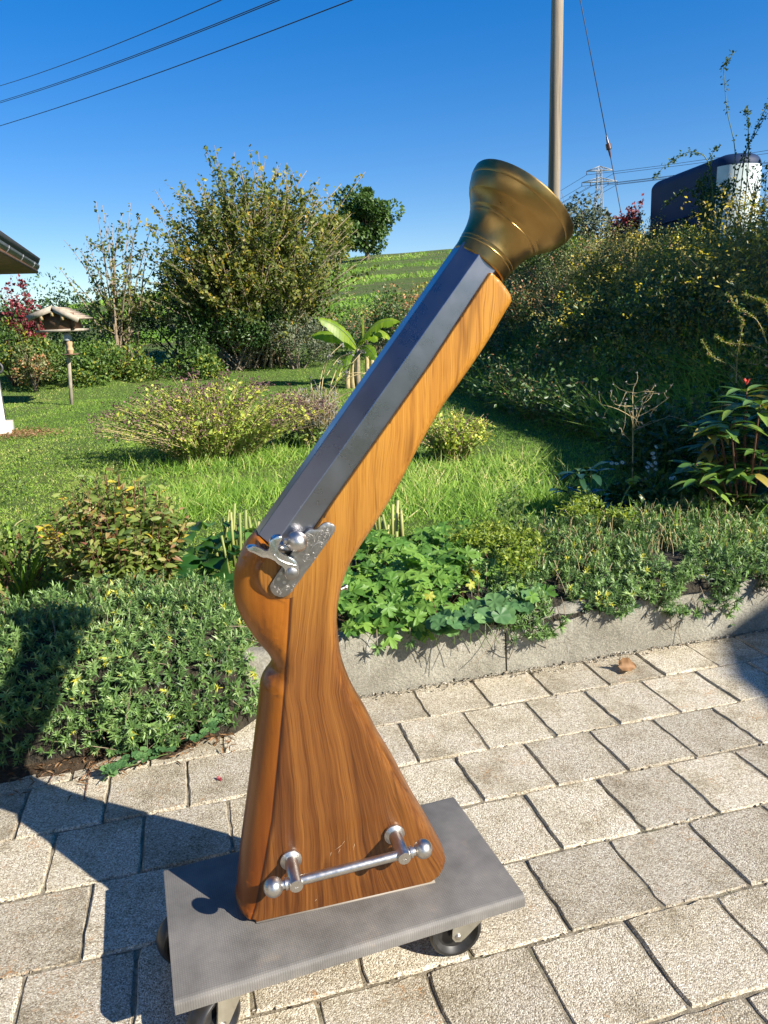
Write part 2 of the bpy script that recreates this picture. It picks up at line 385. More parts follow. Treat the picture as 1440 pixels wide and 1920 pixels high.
# ---- paving: a bed of sand and every paver on it
pav = empty('paving'); tag(pav, kind='structure')
us = np.arange(-4.4, 4.41, .2); vs2 = np.arange(-3.2, 2.3, .2); U_, V_ = np.meshgrid(us, vs2); gx, gy = uv(U_, V_)
nx = len(us); idx = (np.arange(nx - 1)[None] + np.arange(len(vs2) - 1)[:, None] * nx).ravel()
link('joint_bed', mesh_np('joint_bed', np.stack([gx, gy, gx * 0 - .0052], -1).reshape(-1, 3), [np.stack([idx, idx + 1, idx + 1 + nx, idx + nx], -1)]), M_joint, pav)
def paver_mesh(w_, d_, k):
    rg = random.Random(k); bm = bmesh.new(); ring = []
    for (x0, y0, x1, y1) in ((-1, -1, 1, -1), (1, -1, 1, 1), (1, 1, -1, 1), (-1, 1, -1, -1)):
        for i in range(7):
            t = i / 7; j = rg.uniform(-.0022, .0012) if i else -.002
            x = (x0 + (x1 - x0) * t) * w_ / 2; y = (y0 + (y1 - y0) * t) * d_ / 2
            ring.append((x + (j * (1 if x > 0 else -1) if abs(abs(x) - w_ / 2) < 1e-6 else 0), y + (j * (1 if y > 0 else -1) if abs(abs(y) - d_ / 2) < 1e-6 else 0)))
    lo = [bm.verts.new((x * 1.0, y * 1.0, -.05)) for x, y in ring]; mid = [bm.verts.new((x, y, -.0052 - rg.uniform(0, .003))) for x, y in ring]
    top = [bm.verts.new((x * (1 - .0058 / w_ * 2 * rg.uniform(.3, .9)), y * (1 - .0058 / d_ * 2 * rg.uniform(.3, .9)), rg.uniform(-.0008, .0004))) for x, y in ring]; n = len(ring)
    for i in range(n):
        q = (i + 1) % n; bm.faces.new((lo[i], lo[q], mid[q], mid[i])); bm.faces.new((mid[i], mid[q], top[q], top[i]))
    bm.faces.new(top)
    me = bpy.data.meshes.new('paver'); bm.to_mesh(me); bm.free(); me.materials.append(M_paver); return me
VROW = [2.066, 1.884, 1.671, 1.466, 1.2575, 1.050, .848, .640, .435, .23, .02, -.19, -.40]
PW = .1947
JOINT = {0: (905, 1302), 1: (1011, 1346), 2: (1141, 1407), 3: (1162, 1508), 4: (1028, 1680), 5: (1231, 1805)}
pav_meshes = {}
for r in range(len(VROW) - 1):
    v1, v0 = VROW[r], VROW[r + 1]; dep = v1 - v0
    if r in JOINT:
        p = at_z(*JOINT[r], 0); u0 = float(to_uv(p[0], p[1])[0])
    else: u0 = .6885 + (.5 * PW if r % 2 == 0 else 0)
    u0 = u0 % PW
    if round(dep, 3) not in pav_meshes: pav_meshes[round(dep, 3)] = [paver_mesh(PW - .0036, dep - .0042, k + 10 * r) for k in range(5)]
    for k in range(-14, 14):
        uc = u0 + (k + .5) * PW; x, y = uv(uc, (v0 + v1) / 2)
        if not (-2.0 < uc < 2.4): continue
        if y < .35 and abs(x) > .9: continue
        o = link('paver', random.choice(pav_meshes[round(dep, 3)]), None, pav, (x, y, random.uniform(-.0022, .0022)))
        o.rotation_euler = (random.gauss(0, .004), random.gauss(0, .004), R(14.07) + random.gauss(0, .006) + (math.pi if random.random() < .5 else 0))
# ---- kerb stones
pk = at_z(940, 1250, 0); ukj = float(to_uv(pk[0], pk[1])[0])
def kerb_mesh(L, k):
    rg = random.Random(k); nx_, H, T = 44, .19, .075; bm = bmesh.new(); rows = []
    for i in range(nx_ + 1):
        x = -L / 2 + L * i / nx_; e = rg.uniform(-.005, .005); tz = H + .005 * math.sin(i * .23 + 2 * k) + rg.uniform(-.0045, .0045)
        if i in (0, nx_): tz -= .004
        prof = [(-.004, -.06), (0, .0), (.004 + rg.uniform(-.001, .001), H * .5), (.009, tz - .02 + e * .5), (.013 + abs(e) * .4, tz - .008), (.024, tz), (T * .6, tz + .002), (T, tz - .004), (T + .004, -.06)]
        rows.append([bm.verts.new((x, a, b)) for a, b in prof])
    for i in range(nx_):
        for j in range(len(rows[0]) - 1): bm.faces.new((rows[i][j], rows[i + 1][j], rows[i + 1][j + 1], rows[i][j + 1]))
    bm.faces.new(rows[0]); bm.faces.new(rows[-1][::-1])
    me = bpy.data.meshes.new('kerb_stone'); bmesh.ops.recalc_face_normals(bm, faces=bm.faces[:]); bm.to_mesh(me); bm.free(); me.materials.append(M_kerb)
    for p in me.polygons: p.use_smooth = True
    me.set_sharp_from_angle(angle=R(38)); return me
kerb = empty('kerb'); tag(kerb, kind='structure')
for k in range(-2, 2):
    u = ukj + (k + .5) * 1.0; x, y = uv(u, 2.072)
    o = link('kerb_stone', kerb_mesh(.994, k + 5), None, kerb, (x, y, 0)); o.rotation_euler = (0, 0, R(14.07) + (.004 if k % 2 else -.003))
# grit and dirt swept against the kerb foot
s = Soup(); n = 1500; u = rng.uniform(-1.7, 2.2, n); v = 2.074 - np.abs(rng.normal(0, .022, n)); x, y = uv(u, v); sz = rng.uniform(.0015, .0055, n)
for q in range(n):
    a = rng.normal(0, 1, (4, 3)) * sz[q]; a[:, 2] = np.abs(a[:, 2]) * .6
    s.add(a + np.array([x[q], y[q], .0015]), F3=[(0, 1, 2), (0, 2, 3), (0, 3, 1), (1, 3, 2)], tint=rng.random())
mg, ntg, bg_ = mat('grit'); ag = nd(ntg, 'Attribute', attribute_name='tint'); rg_ = ramp(ntg, [(0, (.14, .11, .075)), (.5, (.32, .27, .2)), (1, (.55, .5, .42))], ag.outputs['Fac']); ntg.links.new(rg_.outputs[0], bg_.inputs['Base Color']); bg_.inputs['Roughness'].default_value = .95
n = 2500; u = rng.uniform(-1.7, 1.9, n); rr = rng.integers(0, 6, n); v = np.array(VROW)[rr] + rng.normal(0, .006, n); x, y = uv(u, v); sz = rng.uniform(.001, .0035, n)
for q in range(n):
    a = rng.normal(0, 1, (4, 3)) * sz[q]; a[:, 2] = np.abs(a[:, 2]) * .6
    s.add(a + np.array([x[q], y[q], -.004]), F3=[(0, 1, 2), (0, 2, 3), (0, 3, 1), (1, 3, 2)], tint=rng.random())
tag(s.build('grit', mg), kind='stuff')

# ================================================================== the big wooden blunderbuss
GO = np.array([-.1164, 1.1631, .13]); GX = np.array([.97, .243, 0]); GX /= np.linalg.norm(GX); GY = np.array([-GX[1], GX[0], 0])
def gp(px, py, yl):
    d = ray(px, py); o = CAMP - GO; t = (yl - o @ GY) / (d @ GY); p = o + d * t
    return float(p @ GX), float(p[2])
YM, HALF = -.0065, .05; YF = YM - HALF
def mat_wood():
    m, nt, b = mat('oiled_walnut')
    tc = nd(nt, 'TexCoord'); o = tc.outputs['Object']
    sx = nd(nt, 'SeparateXYZ'); nt.links.new(o, sx.inputs[0])
    def warp(sc, vec, amt, ax):
        mp = nd(nt, 'Mapping'); mp.inputs['Scale'].default_value = sc; nt.links.new(vec, mp.inputs[0])
        n = math_(nt, 'MULTIPLY', math_(nt, 'SUBTRACT', noise(nt, mp.outputs[0], 1.0, 3, .5), .5), amt)
        c = nd(nt, 'CombineXYZ'); nt.links.new(n, c.inputs[ax])
        a = nd(nt, 'VectorMath', operation='ADD'); nt.links.new(vec, a.inputs[0]); nt.links.new(c.outputs[0], a.inputs[1]); return a.outputs[0]
    # the grain leans to the right with height in the fore-end, and swirls at the toe of the butt
    v = warp((5, 5, 2.2), o, .055, 0); v = warp((18, 10, 6), v, .012, 0)
    # x' = x - .10*z so that figure leans
    s2 = nd(nt, 'SeparateXYZ'); nt.links.new(v, s2.inputs[0])
    fan_ = math_(nt, 'ADD', 1.0, math_(nt, 'MULTIPLY', math_(nt, 'MAXIMUM', math_(nt, 'SUBTRACT', .40, s2.outputs[2]), 0.0), 2.0))
    xl = math_(nt, 'DIVIDE', math_(nt, 'ADD', s2.outputs[0], .07), fan_); xl = math_(nt, 'SUBTRACT', xl, math_(nt, 'MULTIPLY', math_(nt, 'MAXIMUM', math_(nt, 'SUBTRACT', s2.outputs[2], .40), 0.0), .10))
    cx = nd(nt, 'CombineXYZ'); nt.links.new(xl, cx.inputs[0]); nt.links.new(s2.outputs[1], cx.inputs[1]); nt.links.new(s2.outputs[2], cx.inputs[2]); v = cx.outputs[0]
    def st(sx_, sy_, sz_, det=4, ro=.6):
        mp = nd(nt, 'Mapping'); mp.inputs['Scale'].default_value = (sx_, sy_, sz_); nt.links.new(v, mp.inputs[0]); return noise(nt, mp.outputs[0], 1.0, det, ro)
    broad = st(22, 12, .6, 3, .5); mid_ = st(80, 40, 1.1, 4, .6); fine = st(340, 160, 2.6, 3, .65); pore = st(900, 500, 14, 2, .5)
    f = math_(nt, 'ADD', math_(nt, 'MULTIPLY', broad, .36), math_(nt, 'ADD', math_(nt, 'MULTIPLY', mid_, .24), math_(nt, 'MULTIPLY', fine, .40)))
    base = ramp(nt, [(.33, (.046, .0140, .0030)), (.42, (.082, .0262, .0052)), (.50, (.124, .0425, .0080)), (.57, (.168, .0625, .0120)), (.66, (.235, .0980, .0205))], f)
    # fore-end: paler, more golden wood
    up = nd(nt, 'MapRange'); up.inputs['From Min'].default_value = .46; up.inputs['From Max'].default_value = .84; nt.links.new(sx.outputs[2], up.inputs['Value'])
    gold = ramp(nt, [(0.33, (0.2862, 0.1141, 0.01413)), (0.43, (0.3647, 0.1527, 0.01915)), (0.52, (0.4288, 0.193, 0.02585)), (0.64, (0.493, 0.243, 0.03757))], f)
    c = mix(nt, math_(nt, 'MULTIPLY', up.outputs[0], .95), base.outputs[0], gold.outputs[0])
    vein = ramp(nt, [(.485, (1, 1, 1)), (.497, (.30, .24, .2)), (.503, (.30, .24, .2)), (.515, (1, 1, 1))], st(26, 14, 1.0, 2, .4))
    c = mix(nt, .5, c, mix(nt, 1.0, c, vein.outputs[0], 'MULTIPLY'))
    dkb = ramp(nt, [(.36, (.66, .58, .54)), (.47, (.97, .95, .94)), (.62, (1.06, 1.05, 1.03))], st(46, 30, .55, 3, .5))
    c = mix(nt, math_(nt, 'SUBTRACT', .80, math_(nt, 'MULTIPLY', up.outputs[0], .45)), c, mix(nt, 1.0, c, dkb.outputs[0], 'MULTIPLY'))
    c = mix(nt, 1.0, c, ramp(nt, [(.30, (.62, .55, .5)), (.46, (1, 1, 1))], pore).outputs[0], 'MULTIPLY')
    # the rounded cheek is cut from another board: even orange-brown, straight fine grain
    at = nd(nt, 'Attribute', attribute_name='seam')
    chk = ramp(nt, [(.35, (0.1785, 0.05, 0.004)), (.5, (0.2625, 0.082, 0.006)), (.65, (0.336, 0.118, 0.0105))], math_(nt, 'ADD', math_(nt, 'MULTIPLY', mid_, .5), math_(nt, 'MULTIPLY', st(14, 30, 3, 2), .5)))
    lowred = ramp(nt, [(.12, (.62, .5, .45)), (.42, (1, 1, 1))], sx.outputs[2])
    chk2 = mix(nt, 1.0, chk.outputs[0], lowred.outputs[0], 'MULTIPLY')
    k = nd(nt, 'MapRange'); k.inputs['From Min'].default_value = .93; k.inputs['From Max'].default_value = .97; nt.links.new(at.outputs['Fac'], k.inputs['Value'])
    c = mix(nt, k.outputs[0], chk2, c)
    line = ramp(nt, [(.455, (1, 1, 1)), (.468, (.25, .18, .14)), (.482, (.25, .18, .14)), (.54, (1, 1, 1))], math_(nt, 'MULTIPLY', math_(nt, 'ADD', at.outputs['Fac'], math_(nt, 'MULTIPLY', math_(nt, 'SUBTRACT', mid_, .5), .05)), .5))
    c = mix(nt, 1.0, c, line.outputs[0], 'MULTIPLY')
    nt.links.new(c, b.inputs['Base Color'])
    b.inputs['Roughness'].default_value = .42; b.inputs['Specular IOR Level'].default_value = .28
    b.inputs['Coat Weight'].default_value = .20; b.inputs['Coat Roughness'].default_value = .2
    bump(nt, math_(nt, 'ADD', pore, math_(nt, 'MULTIPLY', noise(nt, o, 6, 2), 2.0)), b, .0006, .25)
    return m
M_wood = mat_wood()
def metal(name, col, rough, brushed=None, dirt=0.0, dcol=(.2, .15, .1), dscale=14, aniso=0.0):
    m, nt, b = mat(name); v = obj_coords(nt)
    n = noise(nt, v, dscale, 6, .65); c = ramp(nt, [(.35, tuple(q * (1 - .18) for q in col)), (.65, col)], n).outputs[0]
    if dirt: c = mix(nt, math_(nt, 'MULTIPLY', ramp(nt, [(.45, (0, 0, 0)), (.7, (1, 1, 1))], noise(nt, v, dscale * .6, 6, .7)).outputs[0], dirt), c, dcol)
    nt.links.new(c, b.inputs['Base Color']); b.inputs['Metallic'].default_value = 1.0
    rv = ramp(nt, [(.3, (rough * .8,) * 3), (.7, (rough * 1.25,) * 3)], noise(nt, v, dscale * 2.3, 5, .7)); nt.links.new(rv.outputs[0], b.inputs['Roughness'])
    if brushed: bump(nt, noise(nt, obj_coords(nt, brushed), 1.0, 3, .6), b, .0003, .35)
    return m
M_brass = metal('aged_brass', (.37, .24, .085), .33, (30, 30, 30), .6, (.25, .155, .05), 11)
M_barrel = metal('blued_steel', (.30, .305, .35), .30, None, .3, (.22, .20, .20), 4)
M_steel = metal('brushed_stainless_steel', (.56, .53, .49), .36, None, .12, (.48, .45, .41), 40)
M_plate = metal('satin_steel_plate', (.33, .315, .295), .38, None, .1, (.34, .32, .3), 60)
M_hammer = metal('polished_steel', (.66, .65, .63), .24, None, .1, (.5, .5, .5), 40)
M_engrave = metal('engraved_steel', (.50, .48, .45), .5)
M_dark = plain('dark_gap', (.02, .018, .016), .6)

gun = empty('blunderbuss', GO, math.atan2(GX[1], GX[0]))
tag(gun, 'giant wooden blunderbuss with brass bell muzzle standing upright on the grey dolly', 'blunderbuss')
AX = np.array([.635, 0, .773]); AX /= np.linalg.norm(AX); AN = np.array([.773, 0, -.635]); AN /= np.linalg.norm(AN)
tl = np.array([gp(482, 997, YM)[0], 0, gp(482, 997, YM)[1]])           # left corner of the breech end
BW = .084                                                              # barrel, across flats
# stock outline: (x, z, rounding width, on the cheek side)
OUT = []
def o_px(lst, yl, w_, left=0):
    for q in lst:
        x, z = gp(q[0], q[1], yl); OUT.append((x, z, q[2] if len(q) > 2 else w_, left))
o_px([(480, 996, .018), (464, 1012, .045), (450, 1037, .07), (441, 1062, .085), (437.5, 1095, .092), (440, 1125, .092), (450, 1152, .082), (465, 1177, .068), (482, 1200, .052), (500, 1220, .036), (509, 1236, .029), (507, 1248, .028), (497, 1261, .033), (490, 1273, .038), (487, 1288, .041), (484, 1320, .044), (477, 1380, .046), (465, 1475, .048), (450, 1590, .046), (443, 1672, .036)], YM, .05, 1)
OUT += [(-.1805, .028, .026, 1), (-.177, .013, .02, 1), (-.167, .003, .012, 1), (-.150, 0, .004, 0), (-.05, 0, .003, 0), (.06, 0, .003, 0), (.158, .0, .003, 0), (.176, .004, .008, 0), (.190, .016, .014, 0), (.1975, .032, .018, 0)]
o_px([(837, 1600), (810, 1550), (780, 1500), (745, 1435), (715, 1385), (694, 1344), (668, 1299), (651, 1258), (644, 1232), (639, 1195), (637, 1162), (640, 1132), (645, 1107), (655, 1075), (670, 1045), (687, 1018), (707, 988), (732, 948), (757, 905), (790, 842), (832, 770), (871, 715), (915, 651), (947, 596, .018), (960, 573, .016), (963, 562, .015), (959, 548, .014), (947, 532, .012), (932, 516, .010)], YF + .014, .022, 0)
o_px([(919, 505, .004)], YF + .005, .004)
OUT += [(tl[0] + AN[0] * .0575 + AX[0] * q, tl[2] + AN[2] * .0575 + AX[2] * q, .003, 0) for q in (.36, .24, .12, .0)]
OUT += [(tl[0] + AN[0] * .02 - AX[0] * .002, tl[2] + AN[2] * .02 - AX[2] * .002, .004, 0)]
def stock():
    P = np.array(OUT); D = [];  n = len(P)
    for i in range(n):                          # resample the outline finely, smoothing along curves
        p0, p1, p2, p3 = P[(i - 1) % n], P[i], P[(i + 1) % n], P[(i + 2) % n]
        k = max(2, int(np.linalg.norm(p2[:2] - p1[:2]) / .0045)); sharp1 = i in (0, n - 1, n - 2, n - 5, n - 6) ; 
        for j in range(k):
            t = j / k; lin = p1 * (1 - t) + p2 * t
            if sharp1 or abs(P[i][1]) < 1e-9 and abs(P[(i + 1) % n][1]) < 1e-9: D.append(lin); continue
            c = .5 * (2 * p1 + (p2 - p0) * t + (2 * p0 - 5 * p1 + 4 * p2 - p3) * t * t + (3 * p1 - p0 - 3 * p2 + p3) * t ** 3)
            lim = np.linalg.norm(p2[:2] - p1[:2]); pl_ = np.linalg.norm(p1[:2] - p0[:2]); nl = np.linalg.norm(p3[:2] - p2[:2])
            a = 1.0 if max(pl_, nl) < 4 * lim and min(pl_, nl) > lim / 4 else .0
            cc = lin * (1 - a) + c * a; cc[3] = p1[3]; cc[2] = max(.003, lin[2]); D.append(cc)
    D = np.array(D); O2 = D[:, :2]; n = len(D)
    tan = np.roll(O2, -1, 0) - np.roll(O2, 1, 0); tan /= np.linalg.norm(tan, axis=1, keepdims=True); nor = np.stack([-tan[:, 1], tan[:, 0]], 1)
    # outline runs counter-clockwise as seen from the front: inward is +nor
    seg_a = O2; seg_b = np.roll(O2, -1, 0)
    def near(Q):
        best = np.full(len(Q), 9.0); bi = np.zeros(len(Q), int)
        for i0 in range(0, len(Q), 2000):
            q = Q[i0:i0 + 2000, None]; ab = seg_b - seg_a; t = np.clip(((q - seg_a) * ab).sum(-1) / ((ab ** 2).sum(-1) + 1e-12), 0, 1)
            d = np.linalg.norm(q - (seg_a + t[..., None] * ab), axis=-1); bi[i0:i0 + 2000] = d.argmin(1); best[i0:i0 + 2000] = d.min(1)
        return best, bi
    def inside(Q):
        x, z = Q[:, 0], Q[:, 1]; c = np.zeros(len(Q), bool)
        for (x1, z1), (x2, z2) in zip(seg_a, seg_b):
            m = (z1 > z) != (z2 > z); c ^= m & (x < (x2 - x1) * (z - z1) / (z2 - z1 + 1e-15) + x1)
        return c
    pts = [O2]
    for th in np.linspace(0, 1, 9)[1:]:
        fr = 1 - math.cos(th * math.pi / 2)
        ring_ = O2 + nor * (D[:, 2] * fr)[:, None]; d, _ = near(ring_); ok = inside(ring_) & (d > D[:, 2] * fr * .93) & (d > .0002)
        pts.append(ring_[ok])
    bc = np.array(gp(531, 1079, YF))
    for rr in (.0352, .0372, .0388, .041, .0435, .046, .049):
        a = np.linspace(0, 2 * math.pi, 70, endpoint=False); q = bc + rr * np.stack([np.cos(a), np.sin(a)], 1); d, _ = near(q); pts.append(q[inside(q) & (d > .002)])
    gx_, gz_ = np.meshgrid(np.arange(-.2, .37, .0052), np.arange(0, 1.06, .0052)); g = np.stack([gx_.ravel(), gz_.ravel()], 1) + rng.uniform(-.0004, .0004, (gx_.size, 2))
    g = g[inside(g)]; d, i_ = near(g); g = g[d > np.maximum(.004, .0)]; pts.append(g)
    A = np.concatenate(pts)
    cv, ce, cf, *_ = delaunay_2d_cdt([Vector(p) for p in A], [(i, (i + 1) % n) for i in range(n)], [], 1, 1e-7)
    A = np.array([(p.x, p.y) for p in cv]); d, bi = near(A); wv = D[bi, 2]; left = D[bi, 3] > .5
    # soften the change of rounding width along the outline
    wpad = np.convolve(np.concatenate([D[-9:, 2], D[:, 2], D[:9, 2]]), np.ones(9) / 9, 'same')[9:-9]; wv = np.where(left, wpad[bi], wv)
    e = np.clip(d / wv, 0, 1); p_ = np.where(left, 2.0, 2.2); y = (1 - (1 - e) ** p_) ** (1 / p_)
    db = np.linalg.norm(A - bc, axis=1); kb = 1 - smooth((db - .0345) / .010); y = y * (1 - kb) + np.maximum(y, .985) * kb
    sl_ = np.array([gp(*q, YF) for q in ((462, 1745), (470, 1728), (480, 1700), (492, 1640), (510, 1540), (524, 1400), (534, 1290), (538, 1230), (543, 1150), (546, 1100), (552, 1040), (556, 990))])
    seam = np.clip(.95 + (A[:, 0] - np.interp(A[:, 1], sl_[:, 1], sl_[:, 0])) / .05, 0, 2); seam = np.where(A[:, 1] > sl_[-1, 1], 2.0, seam); seam = np.where(db < .0375, np.maximum(seam, 1.3), seam)
    nV = len(A); rim = d < 1e-6
    Vf = np.stack([A[:, 0], YM - HALF * y, A[:, 1]], 1); Vb = np.stack([A[:, 0], YM + HALF * y, A[:, 1]], 1)
    mapb = np.arange(nV) + nV
    mapb = np.where(rim, np.arange(nV), mapb)
    T = [tuple(f) for f in cf if len(f) == 3]
    F3 = np.array([(a, b, c) for a, b, c in T]); 
    q = A[F3]; ar = (q[:, 1, 0] - q[:, 0, 0]) * (q[:, 2, 1] - q[:, 0, 1]) - (q[:, 1, 1] - q[:, 0, 1]) * (q[:, 2, 0] - q[:, 0, 0])
    F3 = np.where(ar[:, None] > 0, F3, F3[:, ::-1])
    FB = mapb[F3][:, ::-1]
    me = mesh_np('stock', np.vstack([Vf, Vb]), [np.vstack([F3, FB])], smooth_=True)
    a = me.attributes.new('seam', 'FLOAT', 'POINT'); a.data.foreach_set('value', np.concatenate([seam, seam]).astype(np.float32))
    bm = bmesh.new(); bm.from_mesh(me); bmesh.ops.delete(bm, geom=[v for v in bm.verts if not v.link_faces], context='VERTS'); bm.to_mesh(me); bm.free()
    for p in me.polygons: p.use_smooth = True
    me.set_sharp_from_angle(angle=R(40))
    return link('stock', me, M_wood, gun)
stock()
s = Soup(); s.box((-.150, YM - HALF - .0008, -.001), (.168, YM + HALF - .002, .0022)); s.build('sole_plate', plain('pale_sole', (.22, .19, .15), .6), gun)
# barrel: octagonal, let into the stock
def barrel():
    a0 = tl + AN * BW / 2; a0[1] = YM; bm = bmesh.new(); rings = []
    L = .545
    for t, k in ((0, 1.0), (.0, 1.0), (L, 1.0)):
        r = BW / 2 / math.cos(math.pi / 8) * k; vs_ = []
        for j in range(8):
            th = math.pi / 8 + j * math.pi / 4; vs_.append(bm.verts.new(a0 + AX * t + r * (math.cos(th) * AN + math.sin(th) * np.array([0, 1.0, 0]))))
        rings.append(vs_)
    rings = [rings[0], rings[2]]
    for j in range(8): bm.faces.new((rings[0][j], rings[0][(j + 1) % 8], rings[1][(j + 1) % 8], rings[1][j]))
    bm.faces.new(rings[0]); bm.faces.new(rings[1][::-1])
    bmesh.ops.bevel(bm, geom=bm.edges[:], offset=.0009, segments=2, affect='EDGES', profile=.5)
    return bm_obj('barrel', bm, M_barrel, gun)
barrel()
# brass bell
bA = np.array(gp(853, 468, YM)); bB = np.array(gp(945, 521, YM)); bc_ = (bA + bB) / 2; bo = np.array([bc_[0], YM, bc_[1]]) + AX * -.004
prof = [(.012, .030), (.0, .043), (-.001, .0450), (.001, .0466), (.012, .0474), (.0165, .0478), (.0170, .0482), (.0182, .0485), (.0192, .0482), (.0205, .0483), (.0225, .0486), (.0230, .0490), (.0242, .0493), (.0252, .0491), (.034, .0503), (.043, .0522), (.052, .0552), (.0590, .0583), (.0596, .0588), (.0612, .0598), (.0624, .0604), (.0630, .0602), (.0665, .0623), (.0672, .0631), (.0688, .0643), (.0698, .0647), (.077, .0705), (.0838, .0762), (.0843, .0770), (.086, .0784), (.092, .0826), (.098, .0858), (.1045, .0880), (.1052, .0888), (.1085, .0902), (.114, .0914), (.1195, .0918), (.1215, .0908), (.1215, .0890), (.114, .084), (.104, .076), (.09, .062), (.07, .050), (.04, .042), (.012, .036), (.012, .0)]
bell = lathe_obj('bell_muzzle', prof, AX, bo, M_brass, gun, 96, 26)
# ---- lock
def cp(x, y): return 460 + x / 6.545, 950 + y / 6.545
def cpl(lst, yl): return [gp(*cp(*q), yl) for q in lst]
YP = YF - .0045
def smooth_poly(pts, k=3):
    P = np.array(pts); n = len(P); out = []
    for i in range(n):
        p0, p1, p2, p3 = P[(i - 1) % n], P[i], P[(i + 1) % n], P[(i + 2) % n]
        for j in range(k):
            t = j / k; out.append(.5 * (2 * p1 + (p2 - p0) * t + (2 * p0 - 5 * p1 + 4 * p2 - p3) * t * t + (3 * p1 - p0 - 3 * p2 + p3) * t ** 3))
    return [tuple(q) for q in out]
plate_px = [(330, 925), (303, 980), (322, 1050), (390, 1102), (470, 1112), (545, 1070), (610, 985), (680, 890), (740, 803), (800, 728), (890, 600), (980, 475), (1060, 362), (1105, 280), (1092, 228), (1020, 195), (955, 208), (905, 255), (868, 288), (820, 284), (778, 286), (738, 322), (705, 375), (640, 470), (540, 610), (430, 770), (378, 845)]
bm = extrude_poly(smooth_poly(cpl(plate_px, YP), 3)[::-1], YF + .004, YP, .0009)
lock = bm_obj('lock_plate', bm, M_plate, gun, 30)
def stroke(s, pts, r=.00028):
    P = [(*gp(*cp(*q), YP)[:1], YP - .0001, gp(*cp(*q), YP)[1]) for q in pts]; s.tube(path(P, max(8, 4 * len(pts))), r, 4, .5, False)
def spiral(cx, cy, r0, turns, start, tail=None, ccw=1):
    n = int(16 * turns); pts = []
    for i in range(n + 1):
        t = i / n; a = start + ccw * t * turns * 2 * math.pi; rr = 5 + (r0 - 5) * t; pts.append((cx + rr * math.cos(a), cy + rr * math.sin(a)))
    return pts + (tail or [])
s = Soup()
for q in [(770, 375, 42, 1.6, 1.2, [(830, 360), (848, 420), (830, 480), (785, 555)], 1), (765, 450, 26, 1.4, 2.0, [(800, 470), (825, 470)], -1), (935, 320, 34, 1.5, .3, [(905, 300), (870, 360), (850, 430)], -1), (985, 350, 32, 1.6, 1.0, [(1030, 330), (1015, 400), (960, 430), (890, 445), (835, 480)], 1), (903, 378, 20, 1.3, 0, [], 1), (895, 425, 16, 1.2, 0, [], 1), (935, 475, 38, 1.7, .6, [(935, 435), (880, 445), (830, 490), (782, 556)], -1), (960, 405, 8, 1, 0, [], 1),
          (372, 968, 24, 1.5, 0, [(345, 935), (340, 905)], 1), (415, 965, 22, 1.4, 2, [], -1), (402, 1028, 28, 1.6, 1, [(440, 1050), (450, 1010)], 1), (510, 1000, 32, 1.4, .5, [(545, 985), (520, 955)], -1), (597, 965, 22, 1.4, 1, [(640, 905)], 1), (565, 1030, 14, 1.2, 0, [], 1), (432, 1062, 16, 1.3, 2, [], 1)]:
    stroke(s, spiral(*q))
for q in [[(960, 235), (985, 255)], [(1010, 215), (1000, 240)], [(1050, 240), (1035, 262)], [(1080, 270), (1062, 282), (1070, 300)], [(955, 300), (975, 270)], [(1060, 290), (1030, 370), (985, 420)], [(840, 320), (850, 380), (845, 420)], [(460, 1005), (440, 1030)]]: stroke(s, q)
tag(s.build('engraving', M_engrave, lock), kind='stuff')
s = Soup()
for q in [[(738, 595), (755, 588), (752, 622), (738, 668), (716, 664), (710, 645)], [(712, 622), (722, 598), (758, 582), (785, 592), (778, 618), (748, 630)], [(750, 630), (766, 655), (790, 640)],
          [(812, 585), (826, 566), (846, 572), (872, 556)], [(872, 556), (858, 590), (843, 622)], [(843, 622), (862, 632), (886, 606), (893, 575)]]: stroke(s, q, .00038)
tag(s.build('lettering', M_engrave, lock), kind='stuff')
for q, r, mm in (((435, 820), .0026, M_dark), ((408, 888), .0028, M_dark), ((478, 928), .0028, M_dark), ((1010, 283), .0022, M_engrave)):
    x, z = gp(*cp(*q), YP); lathe_obj('pin', [(0, 0), (.0001, r * .6), (.0006, r * .65), (.0007, r), (-.002, r)], (0, -1, 0), (x, YP, z), M_steel if mm is M_dark else mm, lock, 16)
YH = YP - .016
ham_px = [(20, 520), (45, 495), (85, 486), (135, 492), (200, 520), (265, 557), (298, 532), (294, 470), (318, 405), (375, 366), (440, 364), (457, 390), (446, 425), (410, 445), (388, 480), (390, 535), (430, 580), (500, 603), (600, 650), (648, 705), (668, 780), (650, 855), (605, 895), (550, 905), (505, 885), (478, 838), (498, 795), (490, 762), (432, 722), (378, 690), (338, 640), (268, 637), (188, 615), (108, 572), (42, 548)]
bm = extrude_poly(smooth_poly(cpl(ham_px, YH), 2)[::-1], YH + .0125, YH, .0016, 2)
ham = bm_obj('hammer', bm, M_hammer, gun, 50)
x, z = gp(*cp(570, 825), YH); lathe_obj('screw', [(.0, .0), (.0028, .001), (.0026, .008), (.0016, .0094), (-.001, .0096), (-.02, .0096)], (0, -1, 0), (x, YH - .001, z), M_plate, ham, 28)
s = Soup(); s.tube(path([(*gp(*cp(*q), YH)[:1], YH - .0012, gp(*cp(*q), YH)[1]) for q in ((350, 580), (400, 640), (500, 690), (640, 725))], 14), [.0006] + [.0011] * 12 + [.0005], 6); s.build('ridge', M_hammer, ham, True)
